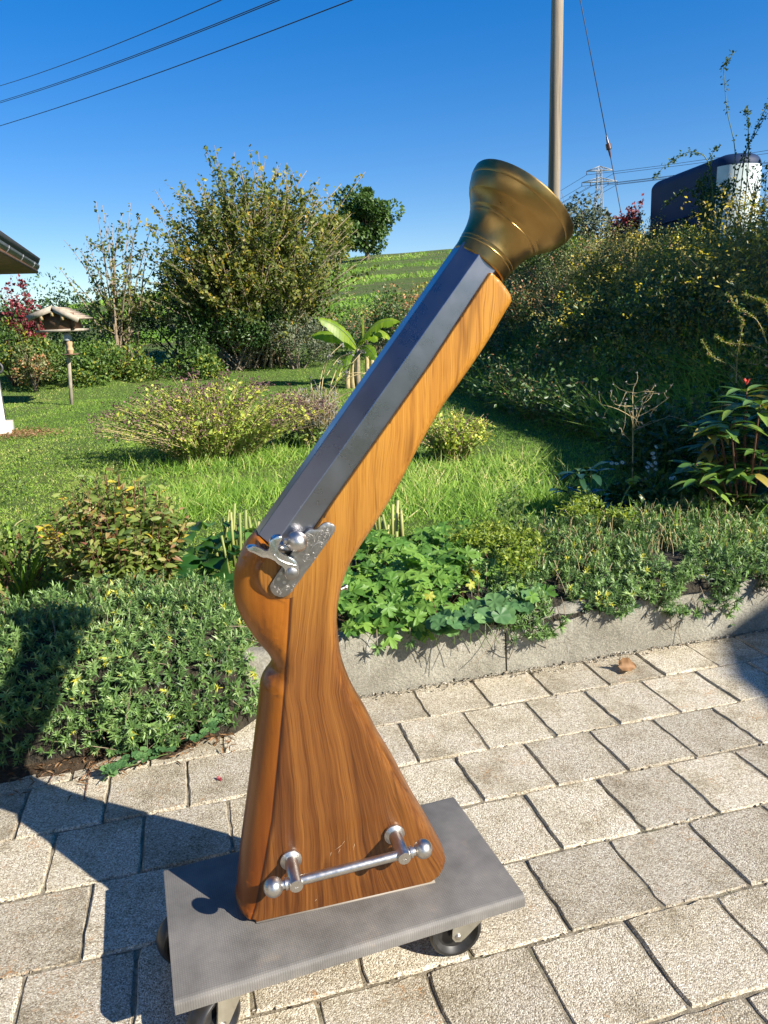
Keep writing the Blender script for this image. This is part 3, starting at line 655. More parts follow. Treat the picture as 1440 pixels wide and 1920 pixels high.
# percussion bolster and nipple
YB = YP - .011; x, z = gp(*cp(628, 432), YB)
th = np.linspace(-.45 * math.pi, .5 * math.pi, 16)
lathe_obj('bolster', [(.0165 * math.sin(t) + .001, .0160 * math.cos(t)) for t in th] + [(.0176, 0)], tuple(AN * .75 + AX * .3 + np.array([0, -.55, 0])), (x, YB + .002, z), M_steel, gun, 40)
x2, z2 = gp(*cp(492, 425), YB); dn = np.array([x - x2, 0, z - z2])
lathe_obj('nipple', [(-.003, 0), (-.003, .0042), (.004, .0050), (.0045, .0088), (.0125, .0088), (.013, .0052), (np.linalg.norm(dn), .0052)], dn, (x2, YB, z2), M_steel, gun, 6, 20)
s = Soup(); bx, bz = gp(*cp(505, 265), YF); s.tube([tl + AN * .030 + np.array([0, YM - tl[1] - BW / 2 + .004, 0]) - AX * .002, tl + AN * .052 + np.array([0, YM - tl[1] - BW / 2 + .006, 0]) + AX * .022], [.012, .0135], 14); s.build('breech_lug', M_steel, gun, True)
# a few pale scratches in the varnish above the rail
s = Soup()
for a_, b_ in (((628, 1594), (640, 1585)), ((633, 1601), (638, 1592)), ((640, 1586), (646, 1577)), ((662, 1594), (665, 1582)), ((619, 1605), (621, 1598)), ((590, 1690), (594, 1686))):
    p_ = [(*gp(*q, YF)[:1], YF - .0001, gp(*q, YF)[1]) for q in (a_, b_)]; s.tube(p_, [.0004, .0002], 3)
tag(s.build('scratches', plain('bare_scratch', (.55, .42, .28), .7), gun), kind='stuff')
# ---- handle
hl = empty('handle', (0, 0, 0), 0, gun)
hx = [(-.0835, .1117), (.0962, .1189)]; YBAR = YF - .056
sd = np.array([hx[1][0] - hx[0][0], 0, hx[1][1] - hx[0][1]]); Lb = np.linalg.norm(sd); sd /= Lb
for x, z in hx:
    fl = lathe_obj('post', [(0, 0), (0, .0175), (.0035, .0185), (.006, .0180), (.0075, .0150), (.009, .0128), (.0095, .0113), (.067, .0113), (.0685, .0105), (.0687, .0028), (.0675, .0022), (.0675, 0)], (0, -1, 0), (x, YF, z), M_steel, hl, 40)
lathe_obj('bar', [(-.024, .0), (-.024, .0072), (0, .0078), (Lb, .0078), (Lb + .024, .0072), (Lb + .024, 0)], sd, (hx[0][0], YBAR, hx[0][1]), M_steel, hl, 32)
for sgn, (x, z) in ((-1, hx[0]), (1, hx[1])):
    c = np.array([x, YBAR, z]) + sgn * sd * .0355; th = np.linspace(-.5 * math.pi, .5 * math.pi, 20)
    lathe_obj('ball_knob', [(.0158 * math.sin(t), .0158 * math.cos(t)) for t in th], sd, c, M_steel, hl, 36, 60)
    lathe_obj('collar', [(0, .0), (0, .0095), (.004, .0098), (.0042, 0)], sd * sgn, np.array([x, YBAR, z]) + sgn * sd * .0125, M_steel, hl, 28)
# far-side knob that shows past the wrist
x, z = gp(647, 1104, YM + .03); lathe_obj('stud', [(0, .0025), (.009, .0025), (.0095, .005), (.012, .0055), (.0135, .004), (.014, 0)], (1, .5, .1), (x - .008, YM + .03, z), M_steel, gun, 24)

# ================================================================== dolly
dol = empty('dolly', (GO[0], GO[1], 0), math.atan2(GX[1], GX[0]) + math.atan2(.042, .59))
tag(dol, 'low grey rubber covered dolly on black castors under the gun', 'dolly')
def mat_mat():
    m, nt, b = mat('ribbed_rubber'); v = obj_coords(nt)
    wx = nd(nt, 'TexWave', bands_direction='X'); wx.inputs['Scale'].default_value = 84; wy = nd(nt, 'TexWave', bands_direction='Y'); wy.inputs['Scale'].default_value = 84; wz = nd(nt, 'TexWave', bands_direction='Z'); wz.inputs['Scale'].default_value = 84
    for q in (wx, wy, wz): nt.links.new(v, q.inputs['Vector'])
    h = math_(nt, 'MINIMUM', wx.outputs['Fac'], math_(nt, 'MINIMUM', wy.outputs['Fac'], 1.0))
    h2 = math_(nt, 'MULTIPLY', wx.outputs['Fac'], wy.outputs['Fac'])
    big = noise(nt, v, 7, 6, .65)
    c = ramp(nt, [(.3, (.092, .085, .076)), (.5, (.148, .138, .124)), (.72, (.215, .198, .175))], big)
    st = ramp(nt, [(.6, (0, 0, 0)), (.78, (1, 1, 1))], noise(nt, v, 13, 6, .7)); c = mix(nt, math_(nt, 'MULTIPLY', st.outputs[0], .45), c.outputs[0], (.33, .25, .16))
    c = mix(nt, 1.0, c, ramp(nt, [(0, (.86, .86, .87)), (.5, (1.02, 1.02, 1.02))], h2).outputs[0], 'MULTIPLY')
    nt.links.new(c, b.inputs['Base Color']); b.inputs['Roughness'].default_value = .62; b.inputs['Specular IOR Level'].default_value = .35
    bump(nt, h2, b, .0006, .45); return m
M_mat = mat_mat(); M_ply = plain('plywood_edge', (.17, .10, .05), .8, 0, .3, 30)
bm = bmesh.new(); bmesh.ops.create_cube(bm, size=1); bmesh.ops.scale(bm, vec=(.592, .312, .022), verts=bm.verts[:]); bmesh.ops.translate(bm, vec=(0, 0, .119), verts=bm.verts[:])
ed = [e for e in bm.edges if all(abs(v.co.z - .130) < 1e-5 for v in e.verts) and all(v.co.y < 0 for v in e.verts) or all(abs(v.co.z - .130) < 1e-5 for v in e.verts) and all(v.co.y > 0 for v in e.verts)]
bmesh.ops.bevel(bm, geom=ed, offset=.009, segments=4, affect='EDGES', profile=.5)
bm_obj('rubber_mat', bm, M_mat, dol, 30)
s = Soup(); s.box((-.2935, -.152, .1045), (.2935, .152, .1275)); s.build('board', M_ply, dol)
M_tyre = plain('black_rubber', (.022, .021, .02), .38, 0, .3, 40); M_zinc = metal('zinc_plate', (.66, .64, .56), .42, None, .2, (.5, .47, .4), 20)
M_hub = plain('black_plastic', (.03, .029, .028), .3, 0, .25, 30)
WR = .049
def castor(x, y, ang):
    c0 = empty('castor', (x, y, 0), ang, dol)
    bm = bmesh.new(); bmesh.ops.create_cube(bm, size=1); bmesh.ops.scale(bm, vec=(.075, .055, .004), verts=bm.verts[:]); bmesh.ops.translate(bm, vec=(0, 0, .102), verts=bm.verts[:])
    for sg in (-1, 1):                          # fork cheeks; the wheel trails towards -x
        yo = sg * .0205; P = [(.030, .101), (.027, .086), (-.022, .043), (-.031, .037), (-.041, .039), (-.047, .048), (-.046, .062), (-.040, .101)]
        P = smooth_poly(P, 1); a = [bm.verts.new((p, yo - .0013, q)) for p, q in P]; b = [bm.verts.new((p, yo + .0013, q)) for p, q in P]; n = len(P)
        for i in range(n): bm.faces.new((a[i], a[(i + 1) % n], b[(i + 1) % n], b[i]))
        bm.faces.new(a[::-1]); bm.faces.new(b)
    V, F = lathe([(0, 0), (0, .024), (.010, .026), (.012, .020), (.012, 0)], (0, 0, 1), (0, 0, .088), 24); q = [bm.verts.new(p) for p in V]
    for f in F: bm.faces.new([q[i] for i in f])
    bm2 = bmesh.new(); me = bpy.data.meshes.new('t'); bmesh.ops.remove_doubles(bm, verts=bm.verts[:], dist=1e-5)
    bm_obj('fork', bm, M_zinc, c0, 30); bm2.free()
    wc = (-.036, 0, WR)
    w_ = lathe_obj('wheel', [(q, r * 1.153) for q, r in ((-.0145, 0), (-.0145, .011), (-.007, .0125), (-.006, .029), (-.0125, .0335), (-.0155, .035), (-.0155, .039), (-.012, .0415), (-.005, .0425), (.005, .0425), (.012, .0415), (.0155, .039), (.0155, .035), (.0125, .0335), (.006, .029), (.007, .0125), (.0145, .011), (.0145, 0))], (0, 1, 0), wc, M_tyre, c0, 48, 32)
    s = Soup(); V, F = lathe([(-.0255, 0), (-.0255, .0035), (-.0235, .0058), (-.0218, .006), (.0218, .006), (.0235, .0058), (.0255, .0035), (.0255, 0)], (0, 1, 0), wc, 20); s.add(V, F4=F); s.build('axle_bolt', M_steel, c0, True)
castor(.222, -.098, R(-4)); castor(-.214, -.104, R(38)); castor(-.240, .085, R(22)); castor(.23, .10, R(20))

# ================================================================== leaf and stem materials
G1 = [(0, (.018, .042, .008)), (.35, (.035, .075, .012)), (.7, (.07, .125, .02)), (1, (.13, .18, .035))]
ML = {
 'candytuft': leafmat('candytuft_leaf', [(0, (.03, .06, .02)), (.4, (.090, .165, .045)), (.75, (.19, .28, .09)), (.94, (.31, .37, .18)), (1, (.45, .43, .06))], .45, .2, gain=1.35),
 'geranium': leafmat('geranium_leaf', [(0, (.035, .09, .014)), (.45, (.075, .165, .025)), (.85, (.14, .24, .04)), (.93, (.24, .29, .04)), (.97, (.35, .22, .02)), (1, (.30, .09, .02))], .5, .35, gain=1.45),
 'round': leafmat('round_leaf', [(0, (.035, .085, .03)), (.6, (.07, .15, .05)), (1, (.12, .21, .07))], .5, .25, gain=1.35),
 'broad': leafmat('broad_leaf', [(0, (.014, .05, .010)), (.6, (.03, .10, .018)), (1, (.08, .17, .03))], .34, .3, gain=1.3),
 'glossy': leafmat('glossy_leaf', [(0, (.012, .035, .018)), (.6, (.022, .06, .026)), (1, (.10, .16, .04))], .22, .12, .6, gain=1.2),
 'lime': leafmat('lime_leaf', [(0, (.09, .15, .015)), (.5, (.20, .28, .03)), (1, (.36, .40, .05))], .5, .35, gain=1.0),
 'spirea': leafmat('spirea_leaf', [(0, (.05, .09, .018)), (.3, (.12, .17, .035)), (.6, (.24, .28, .07)), (.76, (.27, .19, .08)), (.82, (.22, .085, .055)), (.92, (.34, .30, .04)), (1, (.45, .34, .03))], .5, .4, gain=1.3),
 'hazel': leafmat('hazel_leaf', [(0, (.035, .05, .012)), (.4, (.075, .095, .022)), (.7, (.14, .15, .035)), (.88, (.22, .19, .035)), (1, (.30, .20, .03))], .45, .45, gain=1.9),
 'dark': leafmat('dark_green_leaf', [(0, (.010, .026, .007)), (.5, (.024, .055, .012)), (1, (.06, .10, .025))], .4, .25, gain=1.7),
 'bush': leafmat('mid_green_leaf', [(0, (.028, .055, .012)), (.5, (.06, .115, .02)), (.9, (.12, .18, .035)), (1, (.26, .25, .03))], .5, .3, gain=1.3),
 'greygreen': leafmat('grey_green_leaf', [(0, (.05, .065, .04)), (.5, (.10, .125, .075)), (1, (.19, .20, .13))], .6, .2, gain=1.2),
 'oregano': leafmat('oregano_leaf', [(0, (.06, .10, .015)), (.5, (.15, .20, .03)), (.85, (.27, .30, .05)), (1, (.38, .34, .06))], .5, .3, gain=1.75),
 'mauve': leafmat('mauve_seedhead', [(0, (.07, .035, .035)), (.6, (.15, .075, .08)), (1, (.30, .17, .20))], .8, .15),
 'lavender': leafmat('lavender_grey', [(0, (.13, .12, .11)), (.5, (.24, .23, .22)), (1, (.36, .35, .33))], .8, .15),
 'wort': leafmat('st_johns_wort_leaf', [(0, (.03, .04, .010)), (.35, (.07, .075, .018)), (.6, (.12, .10, .025)), (.8, (.17, .12, .03)), (.9, (.25, .20, .03)), (1, (.34, .26, .03))], .55, .25, gain=2.5),
 'yellow': leafmat('yellow_flower', [(0, (.45, .33, .01)), (1, (.70, .58, .02))], .6, .3),
 'coton': leafmat('cotoneaster_leaf', [(0, (.018, .028, .010)), (.4, (.04, .055, .016)), (.65, (.075, .08, .028)), (.8, (.12, .075, .035)), (.92, (.20, .075, .04)), (1, (.26, .15, .06))], .45, .2, gain=2.7),
 'red': leafmat('red_autumn_leaf', [(0, (.10, .015, .02)), (.5, (.24, .035, .045)), (1, (.36, .08, .09))], .5, .35, gain=1.2),
 'banana': leafmat('banana_leaf', [(0, (.10, .20, .012)), (.5, (.20, .32, .02)), (1, (.36, .42, .04))], .4, .5, gain=1.1),
 'rhodo': leafmat('rhododendron_leaf', [(0, (.02, .05, .012)), (.55, (.05, .105, .02)), (.9, (.12, .17, .03)), (1, (.45, .06, .05))], .35, .2, gain=1.9),
 'rose': leafmat('rose_leaf', [(0, (.025, .045, .014)), (.6, (.06, .10, .025)), (1, (.15, .19, .04))], .45, .3, gain=1.2),
 'grass': leafmat('grass_blade', [(0, (.040, .085, .010)), (.35, (.085, .155, .018)), (.65, (.15, .22, .035)), (.85, (.23, .25, .07)), (1, (.36, .31, .15))], .55, .35, .25, gain=2.1),
 'tree': leafmat('tree_leaf', [(0, (.018, .04, .010)), (.5, (.04, .08, .016)), (1, (.085, .13, .028))], .5, .2, gain=1.5),
 'white': leafmat('white_petal', [(0, (.55, .55, .55)), (1, (.8, .8, .8))], .6, .3),
 'brown': leafmat('dry_leaf', [(0, (.10, .05, .02)), (.5, (.28, .15, .07)), (1, (.42, .26, .14))], .7, .2),
}
M_bark = plain('grey_brown_bark', (.17, .135, .095), .9, 0, .35, 25, .01, 60)
M_twig = plain('pale_twig', (.26, .20, .13), .85, 0, .3, 30)
M_gstem = plain('green_stem', (.09, .14, .03), .6, 0, .3, 30)
M_rstem = plain('reddish_stem', (.13, .06, .035), .7, 0, .3, 30)
M_straw = plain('dry_straw', (.42, .33, .16), .8, 0, .25, 30)
def nr(n, s=1.0): return rng.normal(0, s, n)
def ru(a, b, n): return rng.uniform(a, b, n)

def bush(name, label, cat, base, size, nleaf, L, lm, stem=M_bark, nst=10, tint=(.1, .9), lump=.35, low=0.0, aspect=.55, seed=0, shell=.55, group=None, tpl='dia', up=.25):
    """a leafy mound: lumps of leaves on twigs inside an uneven ellipsoid"""
    root = empty(name, base); tag(root, label, cat, group)
    sx, sy, sz = size
    nl = max(6, int(nleaf ** .5 / 4)); d = fan(nl * 3, .25); d = d[d[:, 2] > -.72][:nl]; nl = len(d)
    rr = ru(.55, .95, nl); cen = np.stack([d[:, 0] * sx * rr, d[:, 1] * sy * rr, sz * .5 + d[:, 2] * sz * .5 * rr], 1)
    lr = ru(.7, 1.3, nl) * lump * (sx * sy * sz) ** (1 / 3) * (14 / nl) ** .33
    k = rng.integers(0, nl, nleaf); q = rng.normal(0, 1, (nleaf, 3)); q /= np.linalg.norm(q, axis=1, keepdims=True); r = ru(shell, 1, nleaf) ** .5 * np.where(rng.random(nleaf) < .06, 1.3, 1)
    P = cen[k] + q * (r * lr[k])[:, None]; P[:, 2] = np.abs(P[:, 2] - low) + low
    t = np.clip(ru(*tint, nleaf) + nr(nl, .16)[k], 0, 1)
    D = q * .6 + rng.normal(0, .6, (nleaf, 3)); D[:, 2] += up
    N = q + rng.normal(0, .5, (nleaf, 3)) + np.array([0, -.2, .5]); s = Soup(); l = L * ru(.6, 1.25, nleaf)
    s.leaves(P, D, N, l, l * aspect, t, tpl, .1); o = s.build('foliage', lm, root); tag(o, kind='stuff')
    s = Soup()
    for i in range(min(nst, nl)):
        c = cen[i]; b0 = np.array([nr(1)[0] * sx * .08, nr(1)[0] * sy * .08, -.05]); s.tube(bez(b0, (c * .35 + b0 * .3) + np.array([0, 0, c[2] * .25]), c, 6), np.linspace(.018, .004, 6) * max(.4, min(2, sz)), 5)
        for j in range(3): s.tube(bez(c * .7, c * .95 + nr(3) * lr[i] * .3, c + nr(3) * lr[i] * .8, 4), np.linspace(.007, .002, 4) * max(.4, min(1.5, sz)), 4)
    tag(s.build('stems', stem, root), kind='stuff'); return root

def wands(name, label, cat, base, tips, lm, nper, L, stem=M_twig, r0=.014, base_spread=.12, tint=(.1, .9), side=3, sidelen=.5, leaf_from=.25, droop=.0, aspect=.7, tpl='dia', group=None):
    """a many-stemmed shrub: long wands from one stool, side shoots, leaves along them"""
    root = empty(name, base); tag(root, label, cat, group); S = Soup(); Lf = Soup(); PP = []; DD = []; TT = []
    for tip in tips:
        tip = np.asarray(tip, float); b0 = np.array([nr(1)[0] * base_spread, nr(1)[0] * base_spread, -.05]); H = tip[2]
        mid = b0 * .6 + np.array([tip[0] * .30, tip[1] * .30, H * .55]) + nr(3) * .06 * H; c = bez(b0, mid, tip, 9); rs = r0 * ru(.6, 1.25, 1)[0]
        S.tube(c, np.linspace(rs, rs * .18, 9), 5); tb = np.clip(ru(*tint, 1)[0], 0, 1)
        lines = [(c, leaf_from)]
        for j in range(side):
            t = ru(.3, .9, 1)[0]; p = c[int(t * 8)]; e = p + nr(3) * np.array([1, 1, .6]) * sidelen * .45 + np.array([0, 0, sidelen * (.55 - droop)]); cc = bez(p, (p + e) / 2 + nr(3) * .05, e, 5); S.tube(cc, np.linspace(rs * .35, rs * .12, 5), 4); lines.append((cc, .15))
        for cc, f0 in lines:
            m = nper if cc is c else max(3, nper // 2); t = ru(f0, 1, m) * (len(cc) - 1); i = np.clip(t.astype(int), 0, len(cc) - 2); p = cc[i] + (cc[i + 1] - cc[i]) * (t - i)[:, None]
            PP.append(p + rng.normal(0, .022, (m, 3)) * L / .05); DD.append(rng.normal(0, .7, (m, 3)) + np.array([0, 0, .1])); TT.append(np.clip(tb + nr(m, .2), 0, 1))
    P = np.concatenate(PP); n = len(P); l = L * ru(.6, 1.3, n); N = rng.normal(0, .6, (n, 3)) + np.array([0, -.25, .5])
    Lf.leaves(P, np.concatenate(DD), N, l, l * aspect, np.concatenate(TT), tpl, .12); tag(Lf.build('foliage', lm, root), kind='stuff'); tag(S.build('stems', stem, root), kind='stuff'); return root

# ---- leaves one can pick out singly: one object each, sharing a few meshes
def leaf_mesh(name, m, tint, w_=.5, n=6, fold=.18, curl=.25, wavy=.0, shape='ovate', seed=0):
    rg = np.random.default_rng(seed); V = []; F = []
    if shape in ('lobed', 'round'):
        nl, dep = (5, .60) if shape == 'lobed' else (6, .10); K = nl * 12; V = [(0, .36, -.02)]
        span = 2.62 if shape == 'lobed' else 2.9
        for ring_, rs in ((1, .55), (2, 1.0)):
            for i in range(K + 1):
                f = i / K; a = -span + 2 * span * f; ph = (f * nl) % 1; lob = math.sin(ph * math.pi) ** .6; teeth = .10 * math.sin(f * nl * 3 * 2 * math.pi) if shape == 'lobed' else 0
                r = .62 * ((1 - dep) + dep * lob + teeth) * rs * (.8 + .2 * math.cos(a * .5)); z = fold * (.10 * math.cos(ph * 2 * math.pi) * rs) - curl * .3 * rs * rs * (.5 + .5 * rg.random() * .2) + (.10 * rs if shape == 'round' else 0)
                V.append((math.sin(a) * r, .36 + math.cos(a) * r, z))
        for i in range(K): F.append((0, 1 + i + 1, 1 + i)); b = 1 + K + 1
        for i in range(K): F += [(1 + i, 2 + i, K + 3 + i), (1 + i, K + 3 + i, K + 2 + i)]
        # stalk
    else:
        for i in range(n + 1):
            t = i / n
            if shape == 'ovate': h = w_ * .5 * math.sin(math.pi * min(1, t ** .75)) ** .85
            elif shape == 'lance': h = w_ * .5 * math.sin(math.pi * t ** .9) ** .9
            elif shape == 'obov': h = w_ * .5 * math.sin(math.pi * min(1, t ** 1.35)) ** .8
            else: h = w_ * .5 * (min(1, t * 6) * (1 - t ** 5)) ** .5
            y = t - .10 * curl * t * t; z = -curl * t * t
            for sgn in (-1, -.5, 0, .5, 1):
                V.append((sgn * h, y, z + abs(sgn) * h * fold * 2 + wavy * math.sin(t * 17 + sgn * 2) * abs(sgn) * .05 + rg.normal(0, .004)))
        for i in range(n):
            for j in range(4): a = i * 5 + j; F.append((a, a + 1, a + 6, a + 5))
    me = mesh_np(name, V, [np.array(F)], np.full(len(V), tint), True); me.materials.append(m); return me
def put_leaf(name, me, parent, pos, d, nrm, sc):
    d = Vector(d).normalized(); x = d.cross(Vector(nrm)); x = x.normalized() if x.length > 1e-6 else Vector((1, 0, 0)); z = x.cross(d)
    o = bpy.data.objects.new(name, me); C.objects.link(o); o.parent = parent
    M = Matrix((x, d, z)).transposed().to_4x4() @ Matrix.Scale(sc, 4); M.translation = Vector(pos); o.matrix_basis = M; return o

# ================================================================== lawn grass
def grass():
    n = 330000; t = rng.random(n); y = 2.6 + 11.6 * t ** 1.55; x = ru(-1, 1, n) * (y * .62 + .5)
    u, v = to_uv(x, y); keep = (v > 2.98) & (x < bank_base(y) + .35); keep &= rng.random(n) < (.55 + .45 * np.clip(wob(x, y, 3.0) + .8, 0, 1)); x, y = x[keep], y[keep]; n = len(x)
    z = zt(x, y); patch = wob(x, y, 1.5, 2); fine = wob(x, y, 6, 7)
    far = .8 + .09 * y
    L = ru(.010, .024, n) * (1 + .5 * np.clip(fine, 0, 1)) * (.9 + .03 * y); D = np.stack([nr(n, .55), nr(n, .55), ru(.5, 1.1, n)], 1)
    tn = np.clip(.46 + .20 * patch + .14 * fine + nr(n, .17), 0, 1)
    N = np.stack([nr(n, .4), -.8 + nr(n, .3), nr(n, .2) + .4], 1); s = Soup(); s.leaves(np.stack([x, y, z - .003], 1), D, N, L, .0042 * far * ru(.7, 1.4, n), tn, 'tri')
    # long uncut grass along the edge of the bed and round the shrubs
    n = 15000; c = []
    for (px, py, sx_, sy_, k) in ((820, 950, .30, .14, 1700), (960, 940, .25, .2, 1000), (740, 900, .25, .25, 900), (330, 960, .18, .12, 1500), (420, 930, .2, .14, 1300), (930, 890, .3, .3, 700), (470, 860, .25, .16, 900), (380, 880, .3, .15, 700)):
        g = ground(px, py); q = np.stack([g[0] + nr(k, sx_), g[1] + nr(k, sy_)], 1); c.append(q)
    q = np.concatenate(c); u, v = to_uv(q[:, 0], q[:, 1]); q = q[v > 2.85]; n = len(q); cl = wob(q[:, 0], q[:, 1], 9, 4)
    L = ru(.045, .12, n) * (1 + .35 * cl); D = np.stack([nr(n, .45), nr(n, .45), ru(.5, 1.1, n)], 1); N = np.stack([nr(n, .5), -.8 + nr(n, .3), nr(n, .2) + .3], 1)
    s.leaves(np.stack([q[:, 0], q[:, 1], zt(q[:, 0], q[:, 1]) - .005], 1), D, N, L, .0055, np.clip(.42 + .25 * cl + nr(n, .26), 0, 1), 'blade', .7)
    tag(s.build('lawn_grass', ML['grass']), kind='stuff')
    # clover and small weeds in the turf
    n = 9000; t = rng.random(n); y = 3.0 + 9 * t ** 1.5; x = ru(-1, 1, n) * (y * .58 + .4); k = (wob(x, y, 2.6, 9) > .1) & (x < bank_base(y) + .2); x, y = x[k], y[k]; u, v = to_uv(x, y); k = v > 3.02; x, y = x[k], y[k]; n = len(x)
    s = Soup(); s.leaves(np.stack([x, y, zt(x, y) + ru(.01, .035, n)], 1), fan(n, .2), np.array([0, -.3, 1.0]) + rng.normal(0, .35, (n, 3)), ru(.018, .035, n), ru(.014, .028, n), ru(.1, .8, n), 'leaf', .1); tag(s.build('lawn_weeds', ML['bush']), kind='stuff')
grass()

# ================================================================== candytuft cushions
M_core = plain('dead_stems', (.028, .022, .012), .95, 0, .6, 60, .02, 90)
def candytuft(label, n, uf, vf, hf, lean, keep):
    """rosettes of narrow leaves on a mound given by hf(u, v)"""
    root = empty('candytuft', (0, 0, 0)); u = uf(n); v = vf(n); z, nrm = hf(u, v); k = keep(u, v, z); u, v, z, nrm = u[k], v[k], z[k], nrm[k]; n = len(u)
    x, y = uv(u, v); P = np.stack([x, y, z], 1) + nrm * nr(n, .020)[:, None]; root.location = (float(x.mean()), float(y.min()), .17); off = np.array(root.location)
    m = 15; s = Soup(); ax = nrm + rng.normal(0, .35, (n, 3)); ax /= np.linalg.norm(ax, axis=1, keepdims=True); tb = np.clip(.42 + .2 * wob(u, v, 7) + nr(n, .14), 0, .93); tb = np.where(rng.random(n) < .022, 1.0, tb); sc = ru(.7, 1.25, n)
    for j in range(m):
        lev = j / m; a = j * 2.4 + ru(0, 6.28, n); r_ = np.cross(ax, rng.normal(0, 1, (n, 3))); r_ /= np.linalg.norm(r_, axis=1, keepdims=True)
        D = r_ * (1.15 - .85 * lev) + ax * (.15 + .9 * lev); l = ru(.017, .027, n) * sc * (1 - .25 * lev)
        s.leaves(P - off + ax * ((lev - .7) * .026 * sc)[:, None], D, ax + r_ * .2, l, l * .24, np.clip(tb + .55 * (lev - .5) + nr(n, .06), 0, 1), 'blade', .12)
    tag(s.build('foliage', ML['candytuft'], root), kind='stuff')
    s = Soup(); kk = rng.random(n) < .5
    for p, a in zip(P[kk], ax[kk]):
        b = p - a * ru(.08, .16, 1)[0] + np.array([0, 0, -.03]); s.tube(bez(p - off, (p + b) / 2 - off + nr(3) * .012, b - off, 4), .0013, 3, .5, False)
    tag(s.build('stems', M_twig, root), kind='stuff'); tag(root, label, 'candytuft', 'candytuft cushions along the kerb')
    uu = np.arange(u.min(), u.max(), .03); vv2 = np.arange(v.min() + .03, v.max(), .025); UU, VV = np.meshgrid(uu, vv2); Z, Nn = hf(UU, VV); X, Y = uv(UU, VV); ok = keep(UU.ravel(), VV.ravel(), Z.ravel() + .02).reshape(UU.shape) if False else Z > .05
    Q = np.stack([X, Y, np.where(ok, Z, -.05)], -1) - Nn * .05 - off; Q[..., 2] -= .006; nx = len(uu); idx = (np.arange(nx - 1)[None] + np.arange(len(vv2) - 1)[:, None] * nx).ravel()
    link('dead_core', mesh_np('dead_core', Q.reshape(-1, 3), [np.stack([idx, idx + 1, idx + 1 + nx, idx + nx], -1)], smooth_=True), M_core, root); return root
def hl_left(u, v):
    # height of the left mound: bulges over the kerb and down to the paving
    end = smooth((.20 - u) / .18); top = .305 + .03 * wob(u, v, 3.3) - .02 * smooth((u + .3) / .4)
    f = v - (1.955 + .05 * wob(u, u * 0, 4) + .10 * (1 - end)); 
    z = top * np.sqrt(np.clip(1 - (1 - np.clip(f / .30, 0, 1)) ** 2.2, 0, 1)) * (.35 + .65 * end); z = np.where(v > 2.45, z - .22 * smooth((v - 2.45) / .3), z); z = z + .012 * wob(u, v, 16, 3)
    s_ = np.clip(1 - f / .30, 0, 1); ny = -s_; nz = np.sqrt(1 - np.clip(s_, 0, .98) ** 2) * .9 + .1; nx_ = (1 - end) * .8
    nrm = np.stack([UD[0] * nx_ + VD[0] * ny, UD[1] * nx_ + VD[1] * ny, nz], -1); return z, nrm / np.linalg.norm(nrm, axis=1, keepdims=True)
candytuft('dense evergreen cushion spilling over the kerb onto the paving behind the butt', 7400, lambda n: ru(-1.35, .22, n),
          lambda n: np.where(rng.random(n) < .6, 1.93 + .34 * ru(0, 1, n) ** 1.9, ru(2.2, 2.7, n)), hl_left, 0, lambda u, v, z: (z > .03) & (u < .20 - 1.0 * np.clip(2.1 - v, 0, .2)))
def hl_right(u, v):
    st = smooth((u - 1.0) / .28); f = v - (2.032 + .03 * wob(u, u * 0, 7)); top = .275 + .035 * wob(u, v, 3.6, 4) - .03 * (1 - st)
    z = .13 + (top - .13) * np.sqrt(np.clip(1 - (1 - np.clip(f / .22, 0, 1)) ** 2, 0, 1)); z = z - .10 * smooth((v - 2.75) / .2) + .012 * wob(u, v, 16, 1)
    s_ = np.clip(1 - f / .22, 0, 1); nrm = np.stack([VD[0] * -s_, VD[1] * -s_, np.sqrt(1 - np.clip(s_, 0, .97) ** 2)], -1) + np.array([0, 0, .1]); return z, nrm / np.linalg.norm(nrm, axis=1, keepdims=True)
candytuft('grey green evergreen cushion with dry seed stalks hanging over the kerb on the right', 6400, lambda n: ru(.82, 2.3, n), lambda n: 2.03 + .84 * ru(0, 1, n) ** 1.35, hl_right, 0,
          lambda u, v, z: (z > .10) & (rng.random(len(u)) < smooth((u - .80) / .25)) & (wob(u, v, 9, 6) > -.75) & ((v > 2.055 + .02 * wob(u, u, 12)) | (wob(u, u * 0, 13, 2) > -.15)))
# shoots hanging in front of the kerb
s = Soup(); T = Soup()
for px, py, l in ((1040, 1160, .07), (1050, 1175, .06), (1150, 1150, .05), (1250, 1140, .06), (1310, 1130, .08), (1330, 1150, .06), (1400, 1135, .07), (1415, 1150, .07), (760, 1205, .05), (700, 1215, .05)):
    p = at_z(px, py, .14); u, v = to_uv(p[0], p[1]); p = np.array([*uv(u, 2.045), .0]); p[2] = at_y(px, py, p[1])[2]
    T.tube(bez(p + np.array([0, .06, .05]), p + np.array([0, .0, .04]), p, 5), .0014, 4)
    a = np.array([.1, -.7, .1]); m = 16; dd = rng.normal(0, .7, (m, 3)) + a; s.leaves(np.repeat(p[None], m, 0), dd, np.array([0, -.6, .8]), ru(.022, .036, m), .006, ru(.2, .8, m), 'blade', .1)
hs = empty('hanging_shoots', (0, 0, 0)); tag(hs, 'green shoots hanging in front of the concrete kerb with crisp shadows', 'shoots'); tag(s.build('foliage', ML['candytuft'], hs), kind='stuff'); tag(T.build('stems', M_twig, hs), kind='stuff')
